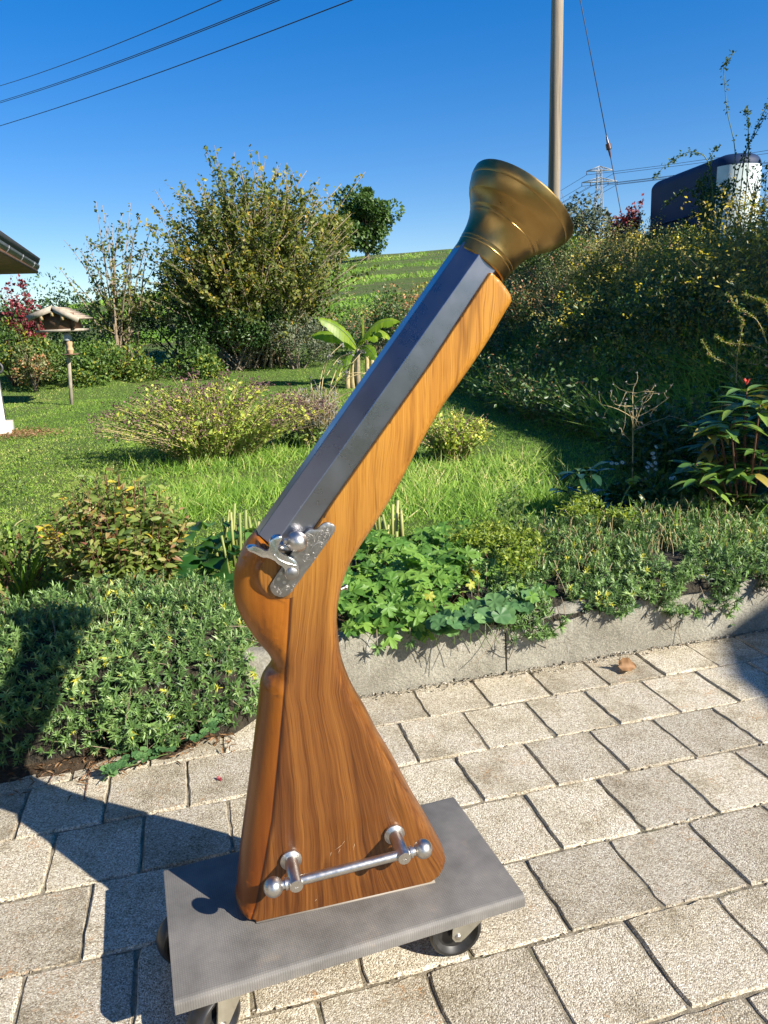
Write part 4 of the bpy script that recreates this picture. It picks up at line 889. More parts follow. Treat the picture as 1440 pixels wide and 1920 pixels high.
# dry flower stalks above the right cushion
s = Soup()
for i in range(330):
    u = ru(1.1, 2.25, 1)[0]; v = ru(2.2, 2.8, 1)[0]; x, y = uv(u, v); z = float(hl_right(np.array([u]), np.array([v]))[0][0]); d = np.array([nr(1)[0] * .35, nr(1)[0] * .3 - .1, 1.0]); l = ru(.02, .075, 1)[0]
    s.tube(bez((x, y, z - .02), (x, y, z + l * .6), np.array([x, y, z]) + d * l, 4), [.0011, .001, .0009, .0016], 3, .5, False)
tag(s.build('dry_stalks', M_straw), kind='stuff')

# ================================================================== geranium and round-leaved plants (every leaf an object)
def leaf_patch(name, label, cat, n, meshes, pos_fn, size, tilt, stemm, lname='leaf'):
    P = pos_fn(n); b = P.mean(0); b[2] = .17; root = empty(name, b); tag(root, label, cat); s = Soup()
    for p in P:
        d = np.array([nr(1)[0], nr(1)[0] - .55, nr(1)[0] * .2 - .05]); nm = np.array([nr(1)[0] * tilt, -.35 + nr(1)[0] * tilt, 1.0]); sc = size * ru(.7, 1.25, 1)[0]
        d = d - nm * (d @ nm) / (nm @ nm); d /= np.linalg.norm(d); q = p - b
        put_leaf(lname, meshes[rng.integers(0, len(meshes))], root, q - d * sc * .36, d, nm, sc)
        g = np.array([q[0] + nr(1)[0] * .04, q[1] + .04 + nr(1)[0] * .04, 0]); s.tube(bez(g, (g + q) / 2 + np.array([0, 0, .03]), q - np.array([0, 0, .003]), 4), .0013, 3, .5, False)
    tag(s.build('stalks', stemm, root), kind='stuff'); return root
def hump(u, v, h0, h1, v0, v1): return h0 + (h1 - h0) * np.sqrt(np.clip((v - v0) / (v1 - v0), 0, 1))
def pf_ger(n):
    u = ru(.38, 1.08, n * 3); v = 2.06 + .80 * ru(0, 1, n * 3) ** 1.1; k = (u < .64 + .75 * (v - 2.05)) | (rng.random(n * 3) < .12); k &= u < 1.10; u, v = u[k][:n], v[k][:n]; x, y = uv(u, v)
    return np.stack([x, y, hump(u, v, .185, .275, 2.06, 2.35) + .022 * wob(u, v, 11) + nr(len(u), .02)], 1)
gm = [leaf_mesh('leaf', ML['geranium'], t, seed=i, shape='lobed', fold=.5, curl=.35) for i, t in enumerate((.1, .3, .45, .55, .65, .75, .85))]
leaf_patch('geranium', 'bright green cut leaved geranium spilling over the kerb beside the gun wrist', 'plant', 420, gm, pf_ger, .062, .38, M_gstem)
gmy = [leaf_mesh('leaf', ML['geranium'], t, seed=i, shape='lobed', fold=.5, curl=.5) for i, t in enumerate((.90, .94, .97))]
def pf_gy(n):
    o = []
    for i in range(n):
        px, py = [(890, 1075), (880, 1090), (905, 1060), (895, 1040), (868, 1085), (865, 1118), (960, 1025), (915, 1020), (800, 1118), (880, 1060)][i % 10]; o.append(at_z(px + nr(1)[0] * 8, py + nr(1)[0] * 6, .30))
    return np.array(o)
leaf_patch('withered_geranium', 'yellow and orange dying leaves among the geranium', 'plant', 11, gmy, pf_gy, .028, .6, M_rstem)
def pf_rnd(n):
    u = .02 + ru(0, .58, n); v = 2.045 + ru(0, .22, n); x, y = uv(u, v); return np.stack([x, y, hump(u, v, .175, .235, 2.04, 2.2) + nr(n, .012)], 1)
rm = [leaf_mesh('leaf', ML['round'], t, seed=i, shape='round', fold=.25, curl=.2) for i, t in enumerate((.15, .35, .55, .75, .95))]
def pf_rnd2(n):
    o = []
    for i in range(n):
        f = rng.random(); px = 815 + 195 * f + nr(1)[0] * 6; py = 1182 - 50 * f * f - 75 * rng.random() * (.35 + .65 * f) + nr(1)[0] * 5; o.append(at_z(px, py, .225 + nr(1)[0] * .01))
    return np.array(o)
leaf_patch('lady_mantle', 'low mat of round scalloped leaves at the lip of the kerb', 'plant', 115, rm, pf_rnd2, .046, .3, M_gstem)
# lime green clumps
def tuftmass(name, label, cat, pts, n, L, lm, spread, h, aspect=.5, stem=M_gstem):
    b = np.mean(pts, 0); root = empty(name, b); tag(root, label, cat); pts = np.asarray(pts); k = rng.integers(0, len(pts), n); P = pts[k] - b + np.stack([nr(n, spread), nr(n, spread), np.abs(nr(n, 1)) * h * .5], 1)
    l = L * ru(.6, 1.3, n); s = Soup(); s.leaves(P, fan(n, .35), rng.normal(0, .5, (n, 3)) + np.array([0, -.3, .9]), l, l * aspect, ru(0, 1, n), 'leaf', .1); tag(s.build('foliage', lm, root), kind='stuff')
    s = Soup()
    for i in range(40): p = P[i]; s.tube([p * np.array([.8, .8, 0]) + np.array([0, 0, -.06]), p], .0014, 3)
    tag(s.build('stems', stem, root), kind='stuff'); return root
tuftmass('lime_spurge', 'small lime green leafy mat behind the geranium', 'plant', [at_z(px, py, .30) for px, py in ((860, 1015), (885, 1005), (905, 998), (925, 995), (945, 1005), (960, 1018), (985, 1010), (925, 1020), (1000, 1020), (970, 1035), (995, 1045), (950, 1050), (890, 1018), (975, 1070))], 2600, .017, ML['lime'], .022, .035)
tuftmass('lime_euphorbia', 'bright lime green leafy clump in front of the glossy dark plant', 'plant', [at_z(px, py, .32) for px, py in ((1095, 940), (1075, 955), (1110, 950), (1090, 965), (1120, 970), (1150, 970), (1170, 972), (1100, 935), (1065, 965))], 700, .020, ML['lime'], .02, .04)
tuftmass('yellow_green_weed', 'upright yellow green leafy weed at the edge of the lawn', 'plant', [at_z(px, py, .33) for px, py in ((945, 950), (955, 940), (960, 955), (968, 930), (940, 965), (975, 960), (1000, 985))], 190, .024, ML['bush'], .02, .06)

# ================================================================== cut stalks and broad leaves
def stalks(name, label, pxs, hz, lm=None):
    pts = [at_z(px, py, .19) for px, py, t in pxs]; b = np.mean(pts, 0); root = empty(name, b); tag(root, label, 'plant')
    for (px, py, t), p in zip(pxs, pts):
        s = Soup(); l = t * ru(.9, 1.1, 1)[0]; d = np.array([nr(1)[0] * .09, nr(1)[0] * .09, 1]); r = ru(.005, .0075, 1)[0]; s.tube([p - b, p - b + d * l * .5, p - b + d * l], [r * 1.1, r, r * .95], 7, .5); o = s.build('cut_stalk', M_cut, root)
    return root
def mat_cut():
    m, nt, b = mat('cut_stalk_skin'); v = obj_coords(nt, (40, 40, 4)); c = ramp(nt, [(.3, (.10, .15, .03)), (.5, (.25, .28, .07)), (.7, (.42, .36, .15))], noise(nt, v, 1, 4, .6)); nt.links.new(c.outputs[0], b.inputs['Base Color']); b.inputs['Roughness'].default_value = .6; return m
M_cut = mat_cut()
stalks('cut_perennial', 'stubs of cut pale green stalks sticking up behind the geranium', [(700, 1032, .16), (706, 1030, .18), (714, 1030, .17), (724, 1034, .12), (732, 1033, .15), (740, 1032, .19), (748, 1030, .17), (756, 1030, .16), (719, 1024, .14), (745, 1038, .10), (735, 1022, .17), (751, 1020, .15), (710, 1040, .09), (694, 1040, .11)], .2)
rt = stalks('broad_leaved_perennial', 'dark broad leaved plant with stubs of cut green stalks left of the gun lock', [(420, 1040, .19), (427, 1035, .15), (436, 1045, .21), (445, 1040, .13), (452, 1036, .16), (462, 1042, .20), (470, 1036, .14), (478, 1042, .18), (488, 1046, .16), (497, 1040, .15), (408, 1050, .13), (440, 1062, .22), (452, 1072, .24), (430, 1075, .16)], .2)
bl = [leaf_mesh('leaf', ML['broad'], t, w_=.55, seed=i, fold=.2, curl=.3 + .1 * i, wavy=.4, n=8) for i, t in enumerate((.1, .3, .5, .7, .95))]
b0 = np.array(rt.location); bb = at_z(430, 1085, .18) - b0
for px, py, sc in ((345, 1000, .13), (365, 985, .11), (385, 1000, .13), (400, 1020, .15), (425, 1005, .14), (445, 995, .13), (465, 985, .12), (480, 1000, .12), (395, 1050, .15), (420, 1060, .15), (370, 1040, .14), (350, 1055, .13), (335, 1075, .13), (410, 1085, .12), (440, 1085, .11), (425, 1100, .11), (380, 1020, .12), (455, 1020, .13), (470, 1050, .12), (390, 975, .11), (430, 975, .10), (360, 1090, .11), (310, 1070, .10), (345, 1030, .12), (405, 1000, .12), (440, 1030, .14)):
    p = at_z(px, py, .20 + max(0, 1090 - py) * .0012) - b0; d = p - bb; d[2] = d[2] * .5 + .02; d += nr(3) * .04; nm = np.array([d[0] * -.3, -.5, 1.0]) + nr(3) * .25
    d = d / np.linalg.norm(d); put_leaf('leaf', bl[rng.integers(0, 5)], rt, p - d * sc * .5, d, nm, sc)

# ================================================================== spirea and long-bladed grass on the left
def spirea():
    b = ground(235, 1128); b[2] = .17; root = empty('spirea', b); tag(root, 'rounded spirea bush with yellow and reddish autumn leaves behind the left hedge', 'shrub')
    S = Soup(); s = Soup()
    for i in range(190):
        a = ru(0, 6.28, 1)[0]; r = .235 * math.sqrt(rng.random()); h = .40 * (1 - .45 * (r / .26) ** 2) * 1.14 * ru(.75, 1.08, 1)[0]; tip = np.array([math.cos(a) * r * 1.1, math.sin(a) * r * .8, h]); c = bez(np.array([tip[0] * .5, tip[1] * .5, 0]), np.array([tip[0] * .75, tip[1] * .75, h * .5]), tip, 7); S.tube(c, np.linspace(.0024, .001, 7), 4, .5, False)
        m = 17; t = np.linspace(.25, 1, m) * 6; k = np.clip(t.astype(int), 0, 5); P = c[k] + (c[k + 1] - c[k]) * (t - k)[:, None]; aa = np.arange(m) * 2.4 + a; D = np.stack([np.cos(aa), np.sin(aa), ru(.1, .7, m)], 1); l = ru(.034, .056, m) * np.linspace(1.1, .75, m)
        tb = np.clip(.34 + nr(1)[0] * .17 + .10 * (tip[0] < -.05), 0, .97); tt = np.clip(tb + nr(m, .13), 0, 1); tt[-4:] = np.clip(tt[-4:] + (.38 if rng.random() < .4 else 0), 0, 1)
        s.leaves(P, D + np.array([0, 0, -.2]) + rng.normal(0, .35, (m, 3)), np.array([.2, -.5, .8]) + rng.normal(0, .75, (m, 3)), l, l * .46, tt, 'leaf', .2)
    tag(s.build('foliage', ML['spirea'], root), kind='stuff'); tag(S.build('stems', M_rstem, root), kind='stuff')
spirea()
def blades(name, label, base, n, L, w_, lm, sp, tint, lean=(0, 0, 0), dry=0):
    root = empty(name, base); tag(root, label, 'grass clump')
    for k in range(n):
        a = ru(0, 6.28, 1)[0]; l = L * ru(.6, 1.15, 1)[0]; o = np.array([math.cos(a), math.sin(a) * .8, 0]); p0 = o * sp * rng.random(); pk_ = p0 + o * l * .35 + np.array([0, 0, l * .8]) + np.array(lean) * l; tip = p0 + o * l * ru(.45, .8, 1)[0] + np.array([0, 0, l * ru(.15, .9, 1)[0]]) + np.array(lean) * l
        c = bez(p0, pk_, tip, 8); side = np.cross(np.array([0, 0, 1.0]), o); wv = w_ * np.array([.6, .85, 1, 1, .9, .75, .5, .05])
        V = np.concatenate([np.stack([c[i] - side * wv[i] / 2, c[i] + np.array([0, 0, -.12]) * wv[i], c[i] + side * wv[i] / 2]) for i in range(8)]); F = []
        for i in range(7): F += [(i * 3, i * 3 + 1, i * 3 + 4, i * 3 + 3), (i * 3 + 1, i * 3 + 2, i * 3 + 5, i * 3 + 4)]
        me = mesh_np('blade', V, [np.array(F)], np.full(len(V), np.clip(ru(*tint, 1)[0], 0, 1)), True); link('blade', me, ML['brown'] if rng.random() < dry else lm, root)
    return root
b = ground(45, 1120); blades('moor_grass', 'clump of long arching grass blades at the left edge behind the hedge', b, 34, .42, .014, ML['grass'], .07, (.1, .6), (.05, -.1, 0), .3)
b = ground(-40, 1100); blades('moor_grass', 'dry bleached grass clump cut by the left edge of the picture', b, 22, .40, .013, ML['grass'], .06, (.6, 1), (.2, -.1, 0), .5)
bush('sage', 'low dull green shrub with brown tips at the left edge beside the arching grass', 'shrub', ground(10, 1130), (.20, .14, .20), 900, .03, ML['spirea'], M_rstem, 8, (.05, .5))

# ================================================================== right bed: glossy plant, rhododendron, flowers
gl = [leaf_mesh('leaf', ML['glossy'], t, w_=.40, seed=i, fold=.12, curl=.35 + .12 * i, wavy=.3, n=8, shape='obov') for i, t in enumerate((.1, .4, .6, .8))]
b = ground(1095, 975); root = empty('glossy_spurge', b); tag(root, 'dark glossy leaved plant with pale shine at the edge of the shade', 'plant'); s = Soup()
for (px, py), k in (((1085, 885), 11), ((1108, 880), 6), ((1098, 930), 7), ((1150, 945), 8), ((1065, 920), 5), ((1128, 930), 6)):
    hp = at_y(px, py, b[1] + nr(1)[0] * .05) - b; s.tube(bez((hp[0] * .3, hp[1] * .3, -.01), (hp[0] * .6, hp[1] * .6, hp[2] * .5), hp, 5), .004, 5)
    for j in range(k):
        a = j * 2.4 + ru(0, .5, 1)[0]; e = ru(-.1, .75, 1)[0]; d = np.array([math.cos(a), math.sin(a), e]); put_leaf('leaf', gl[rng.integers(0, 4)], root, hp - np.array([0, 0, .012 * (j % 3)]), d, (-d[0] * e, -d[1] * e, 1), ru(.085, .135, 1)[0])
tag(s.build('stems', M_gstem, root), kind='stuff')
rl = [leaf_mesh('leaf', ML['rhodo'], t, w_=.34, seed=i, fold=.15, curl=.2 + .08 * i, n=7, shape='lance') for i, t in enumerate((.1, .3, .5, .65, .8, .92))]
rl_red = leaf_mesh('leaf', ML['rhodo'], 1.0, w_=.3, fold=.2, curl=.1, shape='lance')
b = ground(1395, 985); root = empty('rhododendron', b); tag(root, 'tall leafy plant with whorled leaves and a red tipped top shoot', 'shrub'); s = Soup()
heads = [(1375, 770, 9), (1350, 810, 9), (1425, 760, 9), (1325, 835, 8), (1360, 875, 8), (1395, 830, 9), (1430, 850, 8), (1305, 870, 7), (1330, 900, 8), (1400, 880, 8), (1360, 950, 8), (1440, 940, 8), (1400, 735, 9), (1395, 760, 9), (1402, 790, 9), (1345, 790, 8), (1370, 795, 8), (1330, 805, 8), (1380, 815, 7), (1350, 830, 7), (1425, 800, 8), (1335, 850, 8), (1370, 860, 8), (1410, 850, 8), (1320, 880, 7), (1350, 890, 8), (1390, 900, 8), (1430, 880, 8), (1340, 920, 7), (1380, 930, 7), (1420, 930, 7), (1310, 900, 6), (1440, 840, 7), (1455, 770, 7), (1460, 900, 7)]
for px, py, k in heads:
    hp = at_y(px, py, b[1] + nr(1)[0] * .10) - b; s.tube(bez((hp[0] * .25, hp[1] * .25, -.02), (hp[0] * .6, hp[1] * .6, hp[2] * .55), hp, 6), np.linspace(.006, .003, 6), 5)
    for j in range(k):
        a = j * 2.4 + ru(0, .6, 1)[0]; e = ru(.05, .6, 1)[0]; d = np.array([math.cos(a), math.sin(a), e]); put_leaf('leaf', rl[rng.integers(0, 6)], root, hp - np.array([0, 0, .010 * (j % 4)]), d, (-d[0] * e, -d[1] * e, 1), ru(.10, .16, 1)[0])
hp = at_y(1400, 722, b[1]) - b
for j in range(4): a = j * 1.6; put_leaf('leaf', rl_red, root, hp, (math.cos(a) * .5, math.sin(a) * .5, 1), (-math.cos(a), -math.sin(a), .5), .035)
tag(s.build('stems', M_rstem, root), kind='stuff')
# hellebore with one pale green flower head
b = at_z(1150, 985, .2); root = empty('hellebore', b); tag(root, 'hellebore stalk with pale green flower head between glossy plant and rhododendron', 'plant'); s = Soup()
hp = at_y(1186, 905, b[1]) - b; s.tube(bez((0, 0, -.03), (hp[0] * .3, 0, hp[2] * .6), hp, 6), .0035, 5); s.build('stem', M_gstem, root)
hm = leaf_mesh('petal', ML['lime'], .45, w_=.8, fold=.3, curl=.3)
for j in range(7): a = j * .9; put_leaf('petal', hm, root, hp + nr(3) * .006, (math.cos(a), math.sin(a) - .2, .35), (0, -.5, 1), .035)
for j, (px, py) in enumerate(((1168, 925), (1160, 950), (1195, 920))): q = at_y(px, py, b[1]) - b; put_leaf('leaf', gl[3], root, q, (nr(1)[0], -.5, -.2), (0, -.4, 1), .06)
# dead branching stalk
def branchy(name, label, base, tip, nbr, mat_, heads=None, r=.003):
    root = empty(name, base); tag(root, label, 'plant'); s = Soup(); t = np.asarray(tip) - base; main = bez((0, 0, -.03), t * .5 + nr(3) * .02, t, 8); s.tube(main, np.linspace(r, r * .5, 8), 5); ends = [t]; H = np.linalg.norm(t)
    for j in range(nbr):
        k = int(ru(3, 7.9, 1)[0]); p = main[k]; e = p + np.array([nr(1)[0] * .22, nr(1)[0] * .2, ru(.05, .3, 1)[0]]) * H; c = bez(p, (p + e) / 2 + nr(3) * .04 * H, e, 5); s.tube(c, np.linspace(r * .5, r * .25, 5), 4); ends.append(e)
        for m in range(3): q = c[2 + m % 3]; e2 = q + nr(3) * .10 * H + np.array([0, 0, .04 * H]); s.tube(bez(q, (q + e2) / 2 + nr(3) * .015, e2, 4), r * .22, 4); ends.append(e2)
    tag(s.build('stems', mat_, root), kind='stuff')
    if heads:
        s = Soup(); k = len(ends); E_ = np.array(ends)
        for m in range(5): s.leaves(E_, fan(k, .2), fan(k, .5), heads[1] * ru(.7, 1.2, k), heads[1] * .7, ru(0, 1, k), 'dia')
        tag(s.build('seedheads', heads[0], root), kind='stuff')
    return root
b = ground(1186, 900); branchy('dead_stalk', 'dead brown branching flower stalk in the shade', b, at_y(1186, 740, b[1]), 11, M_straw, (ML['lavender'], .012), .005)
# white daisies
for i, (px, py) in enumerate(((1230, 838), (1224, 850), (1226, 858), (1216, 868), (1229, 868), (1214, 876), (1222, 872), (1230, 880), (1236, 886), (1217, 884), (1258, 897), (1264, 896), (1312, 868), (1305, 876), (1147, 868), (1156, 869), (1167, 867))):
    p = at_y(px, py, 4.0); g = np.array([p[0] + .01, p[1], float(zt(p[0], p[1]))]); root = empty('daisy', g); tag(root, 'small white aster flower on a thin stalk in the dark shade', 'flower', 'white asters in the shade')
    s = Soup(); s.tube(bez((0, 0, 0), (nr(1)[0] * .03, 0, (p - g)[2] * .6), p - g, 5), .0012, 4); s.build('stem', M_gstem, root)
    s = Soup(); m = 12; a = np.arange(m) * 2 * math.pi / m; fw = np.array([nr(1)[0] * .3, -.7, .7 + nr(1)[0] * .2]); fw /= np.linalg.norm(fw); e1 = np.cross(fw, [1, 0, 0]); e1 /= np.linalg.norm(e1); e2 = np.cross(fw, e1); D = np.cos(a)[:, None] * e1 + np.sin(a)[:, None] * e2
    s.leaves(np.repeat((p - g)[None], m, 0), D, fw, .014, .006, ru(0, 1, m), 'dia'); s.build('petals', ML['white'], root)
    s = Soup(); V, F = lathe([(0, .004), (.002, .0035), (.003, 0)], fw, p - g, 8); s.add(V, F4=F); s.build('disc', ML['yellow'], root)
# upright green blades behind the right cushion
b = at_z(1330, 1000, .2); 
def spears():
    root = empty('iris', b); tag(root, 'few upright green blades standing behind the right cushion', 'plant')
    for px, py, h, ln in ((1232, 995, .11, .02), (1268, 1000, .13, .0), (1275, 1005, .09, .02), (1325, 1000, .13, 0), (1345, 1000, .11, .05), (1340, 1020, .10, .09), (1400, 990, .12, .10), (1420, 1010, .1, .02), (1190, 985, .13, -.03), (1160, 1000, .05, 0), (1245, 1005, .06, 0)):
        p = at_z(px, py, .24) - np.array(root.location); q = p + np.array([ln, 0, h]); V = np.array([p + [-.004, 0, -.05], p + [.004, 0, -.05], (p + q) / 2 + [.004, .001, 0], q, (p + q) / 2 + [-.004, .001, 0]]); link('blade', mesh_np('blade', V, [np.array([(0, 1, 2), (0, 2, 4), (4, 2, 3)])], np.full(5, .3)), ML['grass'], root)
spears()
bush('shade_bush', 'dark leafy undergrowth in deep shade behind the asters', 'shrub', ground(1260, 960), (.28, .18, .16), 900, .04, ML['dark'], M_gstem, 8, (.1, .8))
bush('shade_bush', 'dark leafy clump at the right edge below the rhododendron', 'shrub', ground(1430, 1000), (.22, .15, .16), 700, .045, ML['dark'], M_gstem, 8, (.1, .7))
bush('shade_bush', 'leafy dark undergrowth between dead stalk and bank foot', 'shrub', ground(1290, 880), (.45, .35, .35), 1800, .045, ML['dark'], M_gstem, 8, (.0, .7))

# ================================================================== middle distance on the lawn
def oregano(label, base, size, nst, nl, mauve=1.0, lean=0.0):
    root = empty('oregano', base); tag(root, label, 'shrub'); S = Soup(); s = Soup(); h_ = Soup(); sx, sy, H = size
    for i in range(nst):
        a = ru(0, 6.28, 1)[0]; r = math.sqrt(rng.random()); tip = np.array([math.cos(a) * r * sx, math.sin(a) * r * sy, H * (1 - .5 * r * r) * ru(.7, 1.1, 1)[0]]); c = bez(np.array([tip[0] * .3, tip[1] * .3, 0]), np.array([tip[0] * .5, tip[1] * .5, tip[2] * .7]), tip, 6); S.tube(c, np.linspace(.0035, .0018, 6), 3, .5, False)
        m = nl; t = ru(.15, .97, m) * 5; k = np.clip(t.astype(int), 0, 4); P = c[k] + (c[k + 1] - c[k]) * (t - k)[:, None] + rng.normal(0, .012, (m, 3)); l = ru(.02, .042, m); tt = np.clip(.15 + .75 * t / 5 * ru(.6, 1.2, 1)[0] + nr(m, .15), 0, 1); s.leaves(P, fan(m, .15), rng.normal(0, .5, (m, 3)) + np.array([0, -.2, 1]), l, l * .6, tt, 'dia', .1)
        if rng.random() < .30 * mauve:
            m = 16; P = tip + rng.normal(0, .022, (m, 3)) * np.array([1.2, 1.2, .9]); h_.leaves(P, fan(m, .3), fan(m, .4), ru(.012, .022, m), ru(.01, .018, m), np.clip(ru(0, .8, m) + (.3 if rng.random() < .2 else 0), 0, 1), 'dia')
    tag(s.build('foliage', ML['oregano'], root), kind='stuff'); tag(S.build('stems', M_straw, root), kind='stuff')
    if h_.n: tag(h_.build('seedheads', ML['mauve'], root), kind='stuff')
    return root
b = ground(405, 862); oregano('wide loose oregano bush with purple brown flower heads on the lawn', b, (.92, .60, .60), 330, 22, 2.2)
b = ground(850, 862); oregano('small sprawling oregano with a few purple heads beside the fore-end of the gun', b, (.34, .30, .36), 110, 20, .35)
b = ground(600, 835); root = empty('lavender', b); tag(root, 'grey dead lavender tuft behind the barrel', 'shrub'); S = Soup(); s = Soup()
for i in range(260):
    a = ru(0, 6.28, 1)[0]; r = math.sqrt(rng.random()); l = ru(.25, .46, 1)[0]; o = np.array([math.cos(a) * .12 * r - .02, math.sin(a) * .12 * r, 0]); tip = o * 1.9 + np.array([0, 0, l]); S.tube(bez(o, o * 1.2 + np.array([0, 0, l * .5]), tip, 4), [.003, .002, .002, .002], 3, .5, False); m = 7; s.leaves(o + (tip - o) * ru(.35, 1, m)[:, None], fan(m, .6), fan(m, .3), ru(.03, .06, m), .008, ru(0, 1, m), 'dia')
tag(s.build('foliage', ML['lavender'], root), kind='stuff'); tag(S.build('stems', M_straw, root), kind='stuff')
bush('low_shrub', 'dark green low growth round the foot of the lavender', 'shrub', ground(565, 838), (.30, .2, .2), 900, .035, ML['bush'], M_gstem, 6, (0, .6))
# banana
b = ground(668, 728); root = empty('banana_plant', b); tag(root, 'banana plant with torn yellow green leaves behind the barrel', 'banana plant')
bS = 1.0
for px, h in ((652, .8), (662, .9), (672, 1.05), (690, 1.0), (700, .9)):
    q = at_y(px, 728, b[1]) - b; s = Soup(); tp = at_y(668 + (px - 668) * .9, 728 - 70 * h, b[1]) - b; s.tube(bez((q[0], q[1], -.05), (q[0], nr(1)[0] * .03, tp[2] * .5), tp, 5), [.042, .038, .034, .03, .022], 8, .5); s.build('stem', M_straw if px != 672 else M_twig, root)
def banana_leaf(p0, pm, p1, wid, tint, side):
    c = bez(p0, pm, p1, 15); side = np.asarray(side, float); V = []; F = []; n = 0
    for i in range(14):                         # the blade is torn between the ribs into separate strips
        t0, t1 = i / 14, (i + 1) / 14; w0 = wid * .5 * math.sin(math.pi * min(1, .04 + .96 * t0)) ** .55; w1 = wid * .5 * math.sin(math.pi * min(1, .04 + .96 * t1)) ** .55
        for sg in (-1, 1):
            dr = np.array([0, 0, -.35 * ru(.5, 1.5, 1)[0]]); gap = .10 if rng.random() < .45 else 0
            a = c[i]; b_ = c[i + 1]; sd_ = side * sg; e0 = a + (sd_ + dr) * w0; e1 = b_ + (sd_ + dr) * w1; e1 = e1 + (e0 - e1) * gap; m0 = a + sd_ * w0 * .5; m1 = b_ + sd_ * w1 * .5
            V += [a, b_, m1, e1, e0, m0]; F += [(n, n + 1, n + 2, n + 5), (n + 5, n + 2, n + 3, n + 4)]; n += 6
    me = mesh_np('leaf', V, [np.array(F)], np.clip(np.full(len(V), tint) + np.repeat(nr(len(V) // 6, .12), 6), 0, 1), True); o = link('leaf', me, ML['banana'], root)
    s = Soup(); s.tube(c - np.array([0, 0, .006]), np.linspace(.014, .004, 15), 5, tint); s.build('midrib', M_gstem, o)
def bp(px, py, dy=0): return at_y(px, py, b[1] + dy) - b
banana_leaf(bp(668, 650), bp(640, 605, -.1), bp(596, 598, -.2), .24, .55, (.1, .5, .75)); banana_leaf(bp(666, 655), bp(625, 612, .1), bp(582, 630, .1), .26, .45, (.0, .75, .5))
banana_leaf(bp(672, 645), bp(690, 612, .1), bp(708, 640, -.1), .24, .5, (.5, .6, .4)); banana_leaf(bp(676, 640), bp(705, 590), bp(750, 603, -.1), .22, .5, (.1, .6, .6)); banana_leaf(bp(676, 645), bp(710, 600, .2), bp(735, 640, .1), .22, .75, (.2, .8, .3))
banana_leaf(bp(680, 650), bp(690, 645, -.3), bp(706, 675, -.4), .20, .25, (.7, .2, .5)); banana_leaf(bp(665, 655), bp(675, 620, .2), bp(690, 628, .2), .18, .8, (.5, .7, .4)); banana_leaf(bp(664, 660), bp(650, 660, -.3), bp(648, 695, -.4), .17, .2, (.8, .1, .3)); banana_leaf(bp(640, 690), bp(638, 690, -.2), bp(630, 722, -.2), .11, .95, (.8, .1, .3)); banana_leaf(bp(681, 640), bp(681, 615), bp(680, 592), .05, .7, (.6, .6, 0))
# wispy dry stalks with seed balls in front of the banana
b2 = ground(612, 790); root2 = empty('dry_scabious', b2); tag(root2, 'thin dry leaning stalks with pale seed balls in front of the banana plant', 'plant'); s = Soup(); hd = Soup()
for pts in ([(600, 760), (607, 700), (618, 668), (642, 645)], [(597, 735), (606, 690), (618, 668)], [(600, 765), (630, 720), (660, 700), (692, 702)], [(612, 705), (635, 672), (660, 663)], [(630, 715), (645, 690), (660, 681), (678, 660)], [(600, 770), (625, 735), (655, 708), (690, 698)], [(595, 775), (640, 742), (680, 730)], [(585, 733), (583, 715), (585, 712)], [(620, 722), (632, 690), (638, 680)], [(640, 706), (648, 702), (649, 700)]):
    P = path([at_y(px, py, b2[1] + (i % 2) * .1) - b2 for i, (px, py) in enumerate(pts)], 14); s.tube(P, np.linspace(.006, .003, 14), 4); m = 12; hd.leaves(P[-1] + rng.normal(0, .012, (m, 3)), fan(m, 0), fan(m, 0), .028, .02, ru(0, 1, m), 'dia')
tag(s.build('stems', M_straw, root2), kind='stuff'); tag(hd.build('seedheads', ML['lavender'], root2), kind='stuff')

# ================================================================== shrubs and trees behind the lawn
def tips_fan(n, rx, ry, h, p=.55, hv=(.55, 1.0)):
    o = []
    for i in range(n):
        a = ru(0, 6.28, 1)[0]; r = math.sqrt(rng.random()); o.append((math.cos(a) * r * rx, math.sin(a) * r * ry, h * (1 - p * r * r) * ru(*hv, 1)[0]))
    return o
b = at_y(480, 722, 13.2); b[2] = float(zt(b[0], b[1])); hz = tips_fan(150, 2.0, 1.3, 3.55, .42, (.45, 1.0))
for px, py in ((440, 285), (468, 280), (405, 300), (520, 310), (372, 340), (350, 350), (575, 320), (685, 322), (640, 345), (600, 335), (480, 330), (310, 440), (330, 380), (545, 330), (450, 310), (660, 400), (300, 500), (690, 480), (670, 430), (655, 460), (680, 520), (665, 550), (640, 500), (650, 580), (630, 420), (610, 380), (590, 350), (320, 470), (340, 420), (310, 540), (680, 590), (600, 560)): hz.append(tuple(at_y(px, py, 13.2 + nr(1)[0] * .4) - b))
wands('hazel', 'big many stemmed hazel shrub with yellowing leaves behind the lawn', 'shrub', b, hz, ML['hazel'], 84, .066, M_twig, .022, .22, (.15, .8), 6, .75, .15)
bush('dark_shrub', 'dark green shrub left of the foot of the hazel', 'shrub', at_y(345, 712, 13.6) * np.array([1, 1, 0]) + np.array([0, 0, .55]), (.85, .6, 1.75), 5200, .06, ML['dark'], M_bark, 10, (.1, .9))
bush('ivy_shrub', 'dense dark ivy covered shrub under the big hazel', 'shrub', at_y(455, 715, 12.7) * np.array([1, 1, 0]) + np.array([0, 0, .45]), (1.0, .5, 1.1), 5200, .055, ML['dark'], M_bark, 10, (.2, 1))
bush('privet', 'grey green small leaved shrub between hazel and banana plant', 'shrub', at_y(560, 722, 12.6) * np.array([1, 1, 0]) + np.array([0, 0, .42]), (.62, .45, .95), 4200, .045, ML['greygreen'], M_bark, 10, (.0, .9))
